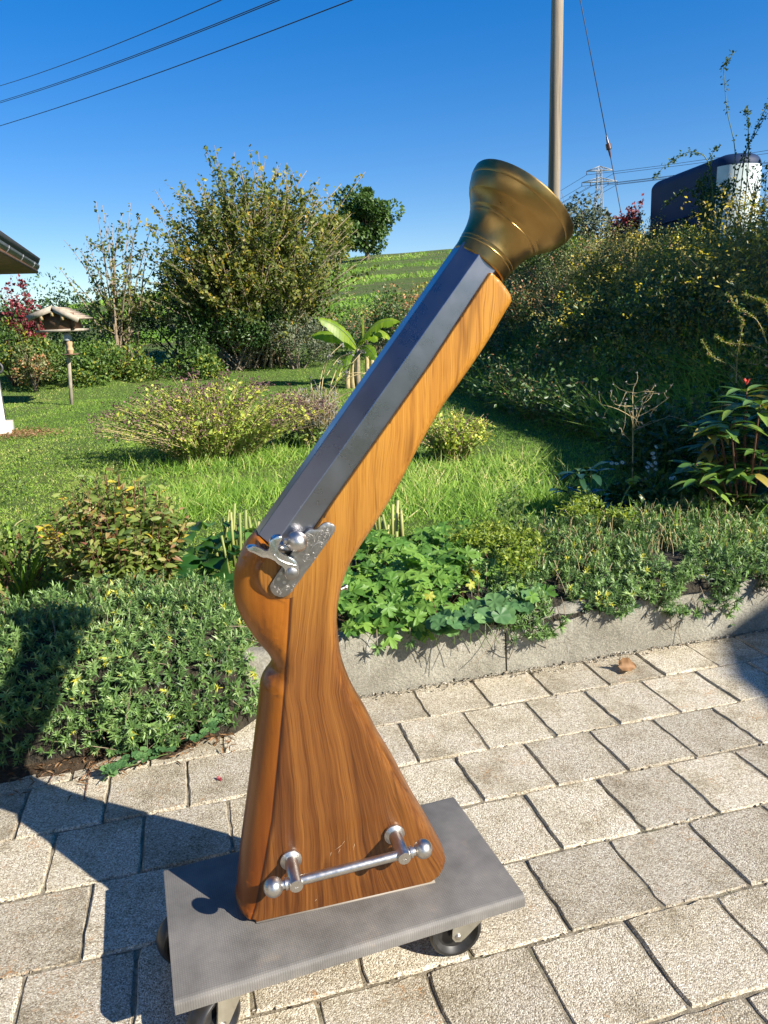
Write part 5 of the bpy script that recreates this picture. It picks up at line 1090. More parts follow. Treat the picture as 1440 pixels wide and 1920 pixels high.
bush('privet', 'low dark shrub behind the foot of the banana plant', 'shrub', at_y(700, 725, 13.2) * np.array([1, 1, 0]) + np.array([0, 0, .45]), (.9, .5, 1.0), 4600, .05, ML['dark'], M_bark, 10, (.1, 1))
bush('thicket', 'brownish scrub thicket on the slope behind the banana plant', 'shrub', at_y(740, 690, 15.0) * np.array([1, 1, 0]) + np.array([0, 0, .6]), (1.7, .6, 1.0), 7000, .05, ML['coton'], M_bark, 12, (.2, 1))
bush('thicket', 'low brown green scrub right of the barrel at the foot of the hill', 'shrub', at_y(850, 640, 16.5) * np.array([1, 1, 0]) + np.array([0, 0, .8]), (1.2, .6, .8), 4000, .05, ML['coton'], M_bark, 10, (.2, 1))
bush('small_bush', 'small brown bush showing just left of the muzzle end of the barrel', 'shrub', at_y(800, 560, 18.0) * np.array([1, 1, 0]) + np.array([0, 0, 1.2]), (.3, .3, 1.05), 700, .06, ML['spirea'], M_bark, 6, (.3, .9))
b = at_y(235, 692, 13.0); b[2] = float(zt(b[0], b[1])); sp = []
for px, py in ((180, 378), (192, 385), (230, 400), (285, 420), (262, 400), (210, 420), (160, 440), (130, 520), (110, 500), (250, 440), (200, 400), (225, 450), (150, 470), (245, 380), (275, 470), (190, 460), (215, 510), (170, 560), (270, 540), (120, 450)): sp.append(tuple(at_y(px, py, 13.0 + nr(1)[0] * .35) - b))
wands('serviceberry', 'sparse upright shrub with thin crown of small leaves behind the bird house', 'shrub', b, sp, ML['hazel'], 34, .060, M_twig, .022, .10, (.1, .6), 4, .5, .38)
s = Soup()
bush('grass_mound', 'dry grassy hump at the foot of the sparse shrub', 'grass', at_y(245, 690, 12.6) * np.array([1, 1, 0]) + np.array([0, 0, .40]), (.35, .25, .25), 1200, .09, ML['brown'], M_straw, 4, (.2, .9), aspect=.12)
bush('bramble', 'bright green low bramble mass at the left behind the bird house', 'shrub', at_y(150, 735, 12.2) * np.array([1, 1, 0]) + np.array([0, 0, .38]), (1.0, .5, .62), 4600, .06, ML['bush'], M_rstem, 8, (.3, 1))
bush('bramble', 'green leafy mound at the far left edge of the lawn', 'shrub', at_y(30, 730, 12.2) * np.array([1, 1, 0]) + np.array([0, 0, .38]), (.8, .5, 1.0), 4600, .06, ML['bush'], M_rstem, 8, (.2, 1))
bush('bramble', 'green weeds spreading right of the foot of the sparse shrub', 'shrub', at_y(330, 725, 12.3) * np.array([1, 1, 0]) + np.array([0, 0, .36]), (.9, .4, .42), 2600, .06, ML['bush'], M_rstem, 6, (.2, .9))
bush('dark_shrub', 'dark green bush behind the bird house', 'shrub', at_y(110, 690, 13.8) * np.array([1, 1, 0]) + np.array([0, 0, .6]), (1.2, .6, 1.35), 6000, .06, ML['dark'], M_bark, 10, (.2, 1))
bush('dark_shrub', 'dark bush at the far left under the eave', 'shrub', at_y(10, 690, 13.8) * np.array([1, 1, 0]) + np.array([0, 0, .6]), (1.0, .6, 1.5), 5200, .06, ML['dark'], M_bark, 10, (.1, .9))
bush('brown_bush', 'small dull brown bush left of the bird house post', 'shrub', at_y(62, 700, 11.6) * np.array([1, 1, 0]) + np.array([0, 0, .45]), (.35, .3, .55), 1300, .05, ML['coton'], M_bark, 6, (.3, .8))
b = at_y(60, 690, 12.4); b[2] = .55; rv = [tuple(at_y(px, py, 12.4 + nr(1)[0] * .15) - b) for px, py in ((20, 515), (35, 520), (45, 540), (10, 535), (60, 555), (70, 570), (30, 560), (55, 590), (70, 640), (0, 545), (40, 600), (65, 620))]
wands('red_creeper', 'crimson autumn creeper rising left of the bird house', 'creeper', b, rv, ML['red'], 44, .06, M_rstem, .012, .08, (.1, .9), 3, .3, .3)
# trees on the hill
def tree(label, base, H, rx, nleaf, L, lm, tint, trunk_h=.3):
    root = empty('tree', base); tag(root, label, 'tree'); s = Soup(); s.tube(bez((0, 0, -.3), (.1, 0, H * .3), (0, 0, H * .75), 7), np.linspace(H * .035, H * .008, 7), 8); nl = 46; d = fan(nl * 2, .15)[:nl] * ru(.55, 1.18, nl)[:, None]; cen = np.stack([d[:, 0] * rx * .72, d[:, 1] * rx * .72, H * (trunk_h + (1 - trunk_h) * .5) + d[:, 2] * H * (1 - trunk_h) * .38], 1) * ru(.75, 1.05, nl)[:, None]
    for c in cen: s.tube(bez((0, 0, H * .3), c * np.array([.4, .4, .75]), c, 5), np.linspace(H * .014, H * .003, 5), 5)
    s.build('trunk', M_bark, root); k = rng.integers(0, nl, nleaf); q = rng.normal(0, 1, (nleaf, 3)); q /= np.linalg.norm(q, axis=1, keepdims=True); lr = ru(.07, .24, nl) * H * .8
    P = cen[k] + q * (lr[k] * ru(.5, 1, nleaf) ** .5)[:, None] * np.array([1, 1, .75]); l = L * ru(.7, 1.3, nleaf); s = Soup(); s.leaves(P, q + rng.normal(0, .6, (nleaf, 3)), q + np.array([0, -.2, .6]) + rng.normal(0, .4, (nleaf, 3)), l, l * .7, np.clip(ru(*tint, nleaf) + nr(nl, .15)[k], 0, 1), 'dia'); tag(s.build('crown', lm, root), kind='stuff'); return root
b = at_y(688, 478, 70); b[2] = float(zt(b[0], b[1])); tree('round dark green tree on the hill crest right of the hazel', b, 6.6, 2.9, 11000, .30, ML['tree'], (.1, .8), .12)
b = at_y(622, 480, 60); b[2] = float(zt(b[0], b[1])); tree('yellowish green tree half hidden behind the right side of the hazel', b, 4.6, 2.3, 7000, .26, ML['hazel'], (.2, .8), .12)
# scattered tussocks that break up the hillside
n = 40000; y = 15 + 62 * rng.random(n) ** 1.4; x = ru(-1, 1, n) * (y * .34) - y * .05; k = (wob(x, y * 2.2, .5, 4) > .05); x, y = x[k], y[k]; n = len(x); s = Soup()
s.leaves(np.stack([x, y, zt(x, y) - .05], 1), np.stack([nr(n, .5), nr(n, .5), ru(.4, 1, n)], 1), np.array([0, -.7, .6]) + rng.normal(0, .3, (n, 3)), ru(.08, .20, n) * (1 + y * .012), ru(.02, .05, n) * (1 + y * .012), np.clip(.36 + .3 * wob(x, y, .8, 2) + nr(n, .15), 0, 1), 'blade', .3); tag(s.build('hill_tussocks', ML['grass']), kind='stuff')

# ================================================================== the planted bank on the right
def bank_pts(n, y0, y1, s0, s1, yp=1.0):
    y = y0 + (y1 - y0) * rng.random(n) ** yp; x = bank_base(y) + ru(s0, s1, n); return x, y
def bank_mass(name, n, per, y0, y1, s0, s1, lm, L, h, keep, tint, yp=1.3, tpl='dia', aspect=.5, stemfrac=.25, heads=None):
    x, y = bank_pts(n, y0, y1, s0, s1, yp); k = keep(x, y); x, y = x[k], y[k]; n = len(x); m_ = wob(x, y, 3.2, 1); z = zt(x, y); hh = h * (1 + .95 * m_ + .35 * wob(x, y, 7, 3) + nr(n, .22)); hh = np.clip(hh, .05, 1); T = np.clip(ru(*tint, n) * .5 + .25 * wob(x, y, 2.0, 6) + .3 + nr(n, .1), 0, 1); s = Soup(); base = np.stack([x, y, z], 1); lean = np.stack([nr(n, .35) - .3, nr(n, .3) - .15, np.ones(n)], 1)
    for j in range(per):
        f = ru(.25, 1.05, n)[:, None]; P = base + lean * hh[:, None] * f + rng.normal(0, .03, (n, 3)); l = L * ru(.6, 1.3, n); s.leaves(P, fan(n, .15), rng.normal(0, .55, (n, 3)) + np.array([.05, -.45, .7]), l, l * aspect, np.clip(T + nr(n, .16), 0, 1), tpl, .1)
    o = tag(s.build(name, lm), kind='stuff'); s = Soup(); q = np.where(rng.random(n) < stemfrac)[0]
    V = np.zeros((len(q), 3, 3)); V[:, 0] = base[q] + np.array([-.003, 0, 0]); V[:, 1] = base[q] + np.array([.003, 0, 0]); V[:, 2] = base[q] + lean[q] * hh[q][:, None]; s.add(V, F3=np.arange(len(q) * 3).reshape(-1, 3)); tag(s.build(name + '_twigs', M_twig), kind='stuff')
    return base + lean * hh[:, None]
def worty(x, y): return smooth((x - bank_base(y) - .35 - .12 * wob(x, y, 1.6)) / .4) * (1 - smooth((y - 9.2) / 1.5))
bank_mass('bank_cotoneaster', 15000, 11, 3.4, 15.5, -.25, 4.2, ML['coton'], .034, .26, lambda x, y: rng.random(len(x)) > worty(x, y), (0, 1))
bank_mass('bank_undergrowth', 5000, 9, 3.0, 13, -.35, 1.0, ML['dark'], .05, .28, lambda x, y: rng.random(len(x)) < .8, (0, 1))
tops = bank_mass('bank_st_johns_wort', 9500, 12, 3.2, 10.5, .2, 4.0, ML['wort'], .034, .30, lambda x, y: rng.random(len(x)) < worty(x, y), (0, 1), 1.15)
q = tops[rng.random(len(tops)) < .42]; s = Soup(); n = len(q)                    # brown and ochre seed clusters at the shoot tips
for j in range(7): s.leaves(q + rng.normal(0, .018, (n, 3)), fan(n, .4), fan(n, .5), ru(.012, .026, n), ru(.01, .022, n), np.clip(.55 + nr(n, .25), 0, 1), 'dia')
tag(s.build('bank_seedheads', ML['wort']), kind='stuff')
k = (wob(tops[:, 0], tops[:, 1], 2.7, 11) > .35) & (rng.random(len(tops)) < .30) | (rng.random(len(tops)) < .015); q = tops[k]; n = len(q); s = Soup()
for j in range(6): s.leaves(q + rng.normal(0, .016, (n, 3)) + np.array([0, 0, .015]), fan(n, .3), np.array([-.3, -.6, .8]) + rng.normal(0, .3, (n, 3)), ru(.018, .032, n), ru(.014, .024, n), ru(0, 1, n), 'dia')
tag(s.build('bank_yellow_flowers', ML['yellow']), kind='stuff')
# long grass hanging at the bank foot
n = 7000; x, y = bank_pts(n, 4.5, 11, -.3, .7, 1.2); k = wob(x, y, 1.6, 8) > -.1; x, y = x[k], y[k]; n = len(x); s = Soup(); s.leaves(np.stack([x, y, zt(x, y) + ru(0, .15, n)], 1), np.stack([nr(n, .4) - .35, nr(n, .35) - .2, ru(.3, 1, n)], 1), np.array([-.4, -.6, .5]) + rng.normal(0, .3, (n, 3)), ru(.18, .38, n), .008, ru(0, .7, n), 'blade', .6); tag(s.build('bank_grass', ML['grass']), kind='stuff')
# separate bushes that stand out of the bank's cover
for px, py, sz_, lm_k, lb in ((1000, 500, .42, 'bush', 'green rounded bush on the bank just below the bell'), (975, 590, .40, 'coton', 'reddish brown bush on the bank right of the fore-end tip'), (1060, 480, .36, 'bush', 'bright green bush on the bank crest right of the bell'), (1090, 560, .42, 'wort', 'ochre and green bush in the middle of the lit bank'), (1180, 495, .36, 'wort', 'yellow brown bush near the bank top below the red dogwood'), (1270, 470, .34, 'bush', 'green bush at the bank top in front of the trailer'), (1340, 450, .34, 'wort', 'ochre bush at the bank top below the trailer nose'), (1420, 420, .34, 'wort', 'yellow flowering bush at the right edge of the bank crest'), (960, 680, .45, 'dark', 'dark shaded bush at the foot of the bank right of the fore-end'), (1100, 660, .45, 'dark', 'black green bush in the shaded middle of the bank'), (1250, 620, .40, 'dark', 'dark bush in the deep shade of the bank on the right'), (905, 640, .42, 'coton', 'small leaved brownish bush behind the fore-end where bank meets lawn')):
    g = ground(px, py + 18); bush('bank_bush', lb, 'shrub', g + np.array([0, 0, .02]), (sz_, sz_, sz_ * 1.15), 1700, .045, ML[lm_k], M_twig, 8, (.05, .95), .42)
# thorny sprays at the right edge
def spray(name, label, cat, lines, Y, lm, stem, L, per, r=.004, group=None):
    b = at_y(*lines[0][0], Y); b[2] = float(zt(b[0], b[1])); root = empty(name, b); tag(root, label, cat, group); S = Soup(); s = Soup()
    for ln in lines:
        P = path([at_y(px, py, Y + (ln_dy if False else 0)) - b + nr(3) * .01 for px, py in ln], 22); S.tube(P, np.linspace(r, r * .35, 22), 5); m = per; t = ru(.1, 1, m) * 21; k = np.clip(t.astype(int), 0, 20); q = P[k] + (P[k + 1] - P[k]) * (t - k)[:, None]
        for j in range(4): s.leaves(q + rng.normal(0, L * .35, (m, 3)), fan(m, .1), rng.normal(0, .6, (m, 3)) + np.array([0, -.4, .6]), L * ru(.6, 1.2, m), L * .55, np.clip(ru(0, 1, m), 0, 1), 'dia', .1)
    tag(s.build('foliage', lm, root), kind='stuff'); tag(S.build('stems', stem, root), kind='stuff'); return root
spray('barberry', 'thorny half bare branches lit against the dark bank at the right edge', 'shrub', [[(1445, 640), (1420, 600), (1385, 575), (1358, 552)], [(1450, 660), (1410, 650), (1370, 637), (1338, 625)], [(1400, 720), (1375, 690), (1340, 665), (1312, 643)], [(1380, 720), (1385, 660), (1388, 610), (1385, 590)], [(1440, 670), (1415, 680), (1390, 672), (1372, 660)], [(1440, 600), (1432, 575), (1420, 560), (1400, 553)]], 4.2, ML['spirea'], M_straw, .014, 60, .003)
spray('rose', 'tall wild rose shoots arching against the sky in front of the trailer', 'shrub', [[(1345, 470), (1372, 380), (1376, 285), (1366, 215), (1356, 150), (1360, 120), (1378, 98)], [(1360, 470), (1380, 330), (1405, 260), (1440, 195), (1470, 150)], [(1380, 470), (1395, 300), (1415, 250), (1440, 215), (1480, 170)], [(1340, 470), (1330, 320), (1300, 285), (1265, 298), (1240, 320), (1226, 337)], [(1350, 460), (1300, 360), (1262, 372), (1235, 395)], [(1330, 470), (1340, 380), (1335, 300), (1342, 275)], [(1400, 460), (1420, 360), (1450, 310), (1480, 300)], [(1395, 400), (1405, 300), (1402, 220), (1398, 205)], [(1300, 470), (1290, 420), (1250, 430), (1215, 450)], [(1320, 460), (1325, 400), (1310, 340)]], 8.6, ML['rose'], M_gstem, .04, 26, .006)
bush('rose_thicket', 'tangled green rose growth standing before the middle of the trailer', 'shrub', at_y(1340, 430, 9.0) * np.array([1, 1, 0]) + np.array([0, 0, 1.6]), (.20, .2, 1.35), 800, .045, ML['rose'], M_gstem, 8, (.2, 1), lump=.28)
bush('rose_thicket', 'thin tangled growth over the pale nose of the trailer', 'shrub', at_y(1400, 425, 8.8) * np.array([1, 1, 0]) + np.array([0, 0, 1.6]), (.28, .2, 1.0), 520, .04, ML['rose'], M_twig, 10, (.1, 1), lump=.33)
bush('ivy_bush', 'dark leaved bush right of the bell on the crest of the bank', 'shrub', at_y(1085, 450, 13.0) * np.array([1, 1, 0]) + np.array([0, 0, 1.85]), (.42, .4, 1.05), 1900, .07, ML['greygreen'], M_bark, 8, (.0, .7))
b = at_y(1160, 450, 14.0); b[2] = 1.9; wands('red_dogwood', 'dark red autumn shrub between pylon and trailer', 'shrub', b, [tuple(at_y(px, py, 14.0 + nr(1)[0] * .2) - b) for px, py in ((1195, 378), (1185, 390), (1200, 385), (1180, 400), (1170, 412), (1150, 420), (1140, 425), (1135, 395), (1200, 400), (1190, 410), (1165, 425), (1205, 375), (1178, 385), (1155, 410), (1130, 430), (1188, 402), (1196, 392))], ML['red'], 50, .06, M_rstem, .012, .2, (0, .55), 4, .25, .3)

# ================================================================== bird house on its post
M_post = plain('weathered_post', (.36, .31, .24), .85, 0, .25, 20); M_bwood = plain('brown_board', (.15, .085, .05), .8, 0, .25, 25); M_shing = plain('weathered_shingle', (.34, .27, .20), .85, 0, .3, 15)
b = ground(134, 760); Yb = b[1]; root = empty('bird_house', b); tag(root, 'wooden bird house with pitched roof on a thin leaning post', 'bird house')
def bh(px, py): return at_y(px, py, Yb) - b
top = bh(126, 624); s = Soup(); s.tube([(0, 0, -.05), top * .5, top + np.array([0, 0, .02])], .026, 8); s.build('post', M_post, root)
hw = (bh(158, 622) - bh(76, 622))[0] / 2; cx_ = (bh(158, 622) + bh(76, 622)) / 2; s = Soup(); dpt = .18
s.box((cx_[0] - hw, -dpt, cx_[2]), (cx_[0] + hw, dpt, cx_[2] + .03)); s.build('floor', M_post, root)
wl = bh(91, 600)[0]; wr = bh(142, 600)[0]; wt = bh(112, 588)[2]; s = Soup(); s.box((wl, -.17, cx_[2] + .03), (wr, .17, wt)); s.build('wall', M_bwood, root)
ap = bh(111, 577); el = bh(66, 595); er = bh(160, 598); 
bm = bmesh.new(); v = [bm.verts.new(q) for q in ((wl, -.175, wt), (wr, -.175, wt), ((ap[0]), -.175, ap[2] - .03))]; bm.faces.new(v); g = bmesh.ops.extrude_face_region(bm, geom=bm.faces[:]); bmesh.ops.translate(bm, vec=(0, .35, 0), verts=[q for q in g['geom'] if isinstance(q, bmesh.types.BMVert)]); bm_obj('gable', bm, M_bwood, root)
for e in (el, er):
    rf = None; dx = np.array([e[0] - ap[0], 0, e[2] - ap[2]]); Ls = np.linalg.norm(dx); dx /= Ls; nrm = np.array([-dx[2], 0, dx[0]]); nrm = nrm * np.sign(nrm[2])
    s = Soup(); A = np.array([ap[0], 0, ap[2]])
    for k in range(6):                          # shingle courses overlap down the slope
        a0 = A + dx * Ls * k / 6; a1 = A + dx * Ls * (k + 1.25) / 6; lift = nrm * .012
        q = [a0, a1, a1 + nrm * .030 + lift * 0, a0 + nrm * .012]; V = [p + np.array([0, y_, 0]) for y_ in (-.22, .22) for p in q]; s.add(V, F4=[(0, 1, 2, 3), (7, 6, 5, 4), (0, 4, 5, 1), (1, 5, 6, 2), (2, 6, 7, 3), (3, 7, 4, 0)])
    s.build('roof_slope', M_shing, root)
    s = Soup(); q = [A - nrm * .05, A + dx * Ls * 1.02 - nrm * .05, A + dx * Ls * 1.02 + nrm * .02, A + nrm * .02]; V = [p + np.array([0, y_, 0]) for y_ in (-.245, -.222) for p in q]; s.add(V, F4=[(0, 1, 2, 3), (7, 6, 5, 4), (0, 4, 5, 1), (1, 5, 6, 2), (2, 6, 7, 3), (3, 7, 4, 0)]); s.build('barge_board', M_post, root)
for px in (90, 110, 129): q = bh(px, 593 if px != 110 else 586); s = Soup(); s.box((q[0] - .018, -.238, q[2] - .05), (q[0] + .018, -.17, q[2] + .03)); s.build('purlin', plain('pale_wood', (.45, .33, .17), .7) if px == 90 else bpy.data.materials['pale_wood'], root)
for sx_ in (.0, 1): q = np.array([[cx_[0] - hw * .8, cx_[0] + hw * .8][int(sx_)], 0, 0]); s = Soup(); s.box((q[0] - .018, -.2, cx_[2] + .03), (q[0] + .018, -.165, wt + .0)); s.build('corner_post', M_bwood, root)
# feeder bottle with a little tray on the post
q = bh(130, 634); fr = empty('hanging_feeder', np.array(b) + q); tag(fr, 'small bird feeder with glass dome and tray on the bird house post', 'feeder'); 
lathe_obj('dome', [(0, .05), (.05, .052), (.09, .04), (.11, 0)], (0, 0, 1), (0, -.05, -.03), plain('cloudy_glass', (.35, .38, .4), .25), fr, 16); lathe_obj('seed_body', [(-.17, 0), (-.17, .03), (-.12, .045), (-.08, .03), (-.03, .042), (-.0, .03), (0, 0)], (0, 0, 1), (0.01, -.05, -.03), plain('tan_seed', (.45, .30, .16), .8), fr, 14); s = Soup(); s.box((-.09, -.13, -.215), (.10, .03, -.20)); s.build('tray', M_bwood, fr)

# ================================================================== little house at the left edge
M_white = plain('white_render', (.78, .77, .74), .85, 0, .04, 6, .002, 90); M_gut = metal('zinc_gutter', (.30, .31, .32), .5, None, .3, (.2, .2, .2), 6); M_soff = plain('stained_soffit_board', (.16, .075, .03), .75, 0, .3, 12); M_tile = plain('dark_roof_tile', (.06, .06, .065), .6, 0, .3, 9)
P0 = at_y(76, 500, 8.6); d0 = ray(0, 452); P1 = CAMP + d0 * ((P0[2] - CAM_H) / d0[2]); gd = P1 - P0; gd /= np.linalg.norm(gd); P2 = P0 + gd * 7; wd = np.array([gd[1], -gd[0], 0]); wd = wd if wd[0] < 0 else -wd     # away from the garden
hs_ = empty('garden_house', (float(P0[0]), float(P0[1]), .2)); tag(hs_, 'white rendered house corner with dark eave and grey gutter at the left edge', 'house'); H0 = np.array(hs_.location)
def slab(name, a, b_, c, d, th, m, par):
    s = Soup(); q = [np.asarray(p) - H0 for p in (a, b_, c, d)]; n_ = np.cross(q[1] - q[0], q[3] - q[0]); n_ /= np.linalg.norm(n_); n_ = n_ if n_[2] > 0 else -n_; V = q + [p + n_ * th for p in q]; s.add(V, F4=[(0, 3, 2, 1), (4, 5, 6, 7), (0, 1, 5, 4), (1, 2, 6, 5), (2, 3, 7, 6), (3, 0, 4, 7)]); return s.build(name, m, par)
upv = np.array([0, 0, 1.0]); sl_ = wd * 3.2 + upv * 1.5
slab('roof', P0 + upv * .02 + wd * .02, P2 + upv * .02 + wd * .02, P2 + sl_, P0 + sl_, .07, M_tile, hs_)
slab('soffit', P0 + upv * -.02 + wd * .05, P2 + upv * -.02 + wd * .05, P2 + sl_ + upv * -.03, P0 + sl_ + upv * -.03, .03, M_soff, hs_)
s = Soup(); th = np.linspace(0, math.pi, 9); prof_ = [(-math.cos(t) * .065, -math.sin(t) * .065) for t in th]; V = []; F = []
for e in (P0 - gd * .03, P2):
    for sc_ in (1, .92):
        for a, c in prof_: V.append(e - H0 + wd * (a * sc_ + .075) + upv * (c * sc_ + .02))
for i in range(8): F += [(i, i + 1, 18 + i + 1, 18 + i), (9 + i, 27 + i, 28 + i, 10 + i), (i, 9 + i, 10 + i, i + 1)]
F += [(0, 18, 27, 9), (8, 17, 35, 26)]; s.add(V, F4=F)
for k in range(9):
    e = P0 + gd * (.35 + k * .75) - H0; s.tube([e + wd * (a * 1.05 + .075) + upv * (c * 1.05 + .02) for a, c in prof_], .005, 4)
gut = s.build('gutter', M_gut, hs_)
slab('boxed_soffit', P0 + upv * -.07 + wd * .03, P2 + upv * -.07 + wd * .03, P2 + upv * -.07 + wd * 1.6, P0 + upv * -.07 + wd * 1.6, .03, M_soff, hs_)
# white wall corner, seen as a narrow strip
g = ground(14, 812); wl_ = g + np.array([-1.6, .1, 0]); s = Soup(); ang = math.atan2(gd[1], gd[0])
e1 = np.array([-1, .12, 0]); e1 /= np.linalg.norm(e1); e2 = np.array([g[0] * 1.12, g[1], 0]); e2 /= np.linalg.norm(e2)
q = [g, g + e1 * 2.2, g + e1 * 2.2 + e2 * .35, g + e2 * .35]; V = [p - H0 + upv * -.1 for p in q] + [np.array([p[0], p[1], P0[2] + .05]) - H0 for i, p in enumerate(q)]
s.add(V, F4=[(0, 3, 2, 1), (4, 5, 6, 7), (0, 1, 5, 4), (1, 2, 6, 5), (2, 3, 7, 6), (3, 0, 4, 7)]); s.build('wall', M_white, hs_)
s = Soup(); q = [g + np.array([.10, -.14, 0]), g + e1 * 2.2 + np.array([0, -.14, 0]), g + e1 * 2.2 + e2 * .5, g + e2 * .35 + np.array([.10, 0, 0])]; V = [p - H0 + upv * -.1 for p in q] + [p - H0 + upv * .10 for p in q]; s.add(V, F4=[(0, 3, 2, 1), (4, 5, 6, 7), (0, 1, 5, 4), (1, 2, 6, 5), (2, 3, 7, 6), (3, 0, 4, 7)]); s.build('plinth', plain('pale_concrete', (.55, .50, .42), .9, 0, .1, 20), hs_)
p = at_y(-5, 690, 8.4); th = np.linspace(0, 2 * math.pi, 25); s = Soup(); s.tube([p * 0 + np.array([math.cos(t) * .055, 0, math.sin(t) * .055]) for t in th], .012, 6, .5, False); tag(s.build('iron_ring', plain('dark_iron', (.08, .08, .085), .5), None, True, p), 'dark iron ring ornament cut by the left edge above the white wall', 'ornament')
s = Soup(); s.box((-.004, -.004, -.65), (.004, .004, -.06)); s.build('rod', bpy.data.materials['dark_iron'], bpy.data.objects['iron_ring'])
# bare sandy patch by the plinth
n = 1500; gq = ground(30, 815); x = gq[0] + nr(n, .22); y = gq[1] + nr(n, .18); sz = ru(.006, .02, n); s = Soup(); s.leaves(np.stack([x, y, zt(x, y) + .012], 1), fan(n, 0) * np.array([1, 1, .2]), np.array([0, 0, 1.0]) + rng.normal(0, .2, (n, 3)), sz * 2, sz, ru(.5, 1, n), 'dia'); tag(s.build('dry_grass_patch', ML['brown']), kind='stuff')

# ================================================================== trailer on the bank
def trailer():
    K = at_y(1338, 400, 11.6); K[2] = 0; zt0 = at_y(1350, 291, 11.6)[2]; Fp = at_z(1222, 340, zt0); Fp[2] = 0; ax = Fp - K; Lt = np.linalg.norm(ax); ax /= Lt; rt_ = np.array([ax[1], -ax[0], 0]); rt_ = rt_ if rt_[0] > 0 else -rt_
    zt_ = at_y(1350, 291, 11.6)[2]; zb2 = 1.35; root = empty('horse_trailer', (K + Fp) / 2 + upv * zb2); tag(root, 'dark blue green horse trailer with pale rounded nose standing above the bank', 'trailer'); O_ = np.array(root.location)
    Wd = .66; nose = .26
    def ring_(inset, z): # plan outline: straight sides, rounded nose towards the camera, square tail
        o = []; 
        for t in np.linspace(-math.pi / 2, math.pi / 2, 21): o.append(K + rt_ * (Wd / 2 + math.sin(t) * (Wd / 2 - inset)) - ax * (math.cos(t) * (nose - inset)))
        o += [Fp + rt_ * (Wd - inset) - ax * inset, Fp + rt_ * inset - ax * inset]
        return [p + upv * z - O_ for p in o]
    bm = bmesh.new(); prev = None; Ht = zt_ - zb2
    rings = [(0, zb2), (0, zt_ - .15)] + [(.15 * (1 - math.cos(t)), zt_ - .15 + .15 * math.sin(t)) for t in np.linspace(.15, math.pi / 2, 7)]
    for ins, z in rings:
        r_ = [bm.verts.new(p) for p in ring_(ins, z)]
        if prev:
            for i in range(len(r_)): j = (i + 1) % len(r_); bm.faces.new((prev[i], prev[j], r_[j], r_[i]))
        prev = r_
    bm.faces.new(prev)
    m, nt, bb = mat('blue_green_trailer_paint'); v = obj_coords(nt); c = ramp(nt, [(.3, (.003, .015, .052)), (.7, (.006, .023, .070))], noise(nt, v, 3, 4)); nt.links.new(c.outputs[0], bb.inputs['Base Color']); bb.inputs['Roughness'].default_value = .6; bb.inputs['Specular IOR Level'].default_value = .3
    body = bm_obj('body', bm, m, root, 30)
    # pale polyester nose panel
    bm = bmesh.new(); prev = None
    for z in np.linspace(zb2 + .1, zt_ - .16, 6):
        o = [bm.verts.new(K + rt_ * (Wd / 2 + math.sin(t) * (Wd / 2 + .006)) - ax * (math.cos(t) * (nose + .006)) + upv * z - O_) for t in np.linspace(-math.pi * .46, math.pi * .5, 20)]
        if prev:
            for i in range(19): bm.faces.new((prev[i], prev[i + 1], o[i + 1], o[i]))
        prev = o
    m2, nt2, b2_ = mat('pale_polyester'); c = ramp(nt2, [(.3, (.50, .58, .54)), (.7, (.66, .72, .68))], noise(nt2, obj_coords(nt2), 4, 4)); nt2.links.new(c.outputs[0], b2_.inputs['Base Color']); b2_.inputs['Roughness'].default_value = .25
    bm_obj('nose_panel', bm, m2, root, 40)
    for f in (.30, .62): # rub rails and door seam along the side
        s = Soup(); a = K + ax * .15 + upv * (zb2 + Ht * f) - rt_ * .012 - O_; b_ = Fp - ax * .1 + upv * (zb2 + Ht * f) - rt_ * .012 - O_; s.tube([a, b_], .018, 6); s.build('rub_rail', m, root)
    for f in (.25, .38):
        c_ = K + ax * Lt * (f + .25) + upv * (zb2 + .02) - rt_ * .02 - O_; V, F = lathe([(-.09, 0), (-.09, .2), (-.08, .29), (-.03, .31), (.03, .31), (.08, .29), (.09, .2), (.09, 0)], rt_, c_ - upv * .1, 28); s = Soup(); s.add(V, F4=F); s.build('wheel', M_tyre, root, True)
trailer()

# ================================================================== pole, wires, pylon
M_pole = plain('grey_weathered_pole', (.33, .28, .21), .9, 0, .3, 3, .01, 30)
mw_, ntw, bw = mat('weathered_larch_pole'); v = obj_coords(ntw, (9, 9, .35)); c = ramp(ntw, [(.3, (.13, .10, .075)), (.5, (.30, .245, .175)), (.7, (.44, .375, .28))], noise(ntw, v, 1, 6, .65)); ntw.links.new(c.outputs[0], bw.inputs['Base Color']); bw.inputs['Roughness'].default_value = .9
Yp = 15.4; a = at_y(1038, 420, Yp); t_ = at_y(1046, -40, Yp); d = (t_ - a) / (t_[2] - a[2]); p0 = a - d * (a[2] - 1.0); p1 = a + d * (9.6 - a[2])
pole = empty('utility_pole', p0); tag(pole, 'grey wooden utility pole rising behind the brass bell', 'utility pole'); s = Soup(); s.tube([np.zeros(3), (p1 - p0) * .5, p1 - p0], [.118, .112, .10], 18); s.build('shaft', mw_, pole, True)
tp_ = p1 - p0; s = Soup(); s.box((tp_[0] - .8, tp_[1] - .05, tp_[2] - .45), (tp_[0] + .8, tp_[1] + .05, tp_[2] - .33)); s.build('cross_arm', mw_, pole)
M_wire = plain('dark_cable', (.035, .035, .038), .6); M_insul = plain('brown_insulator', (.07, .03, .02), .3)
for i in range(4):
    c_ = tp_ + np.array([-.7 + i * .466, 0, -.33]); lathe_obj('insulator', [(0, .02), (.03, .045), (.05, .03), (.07, .045), (.1, .02), (.12, 0)], (0, 0, 1), c_, M_insul, pole, 12)
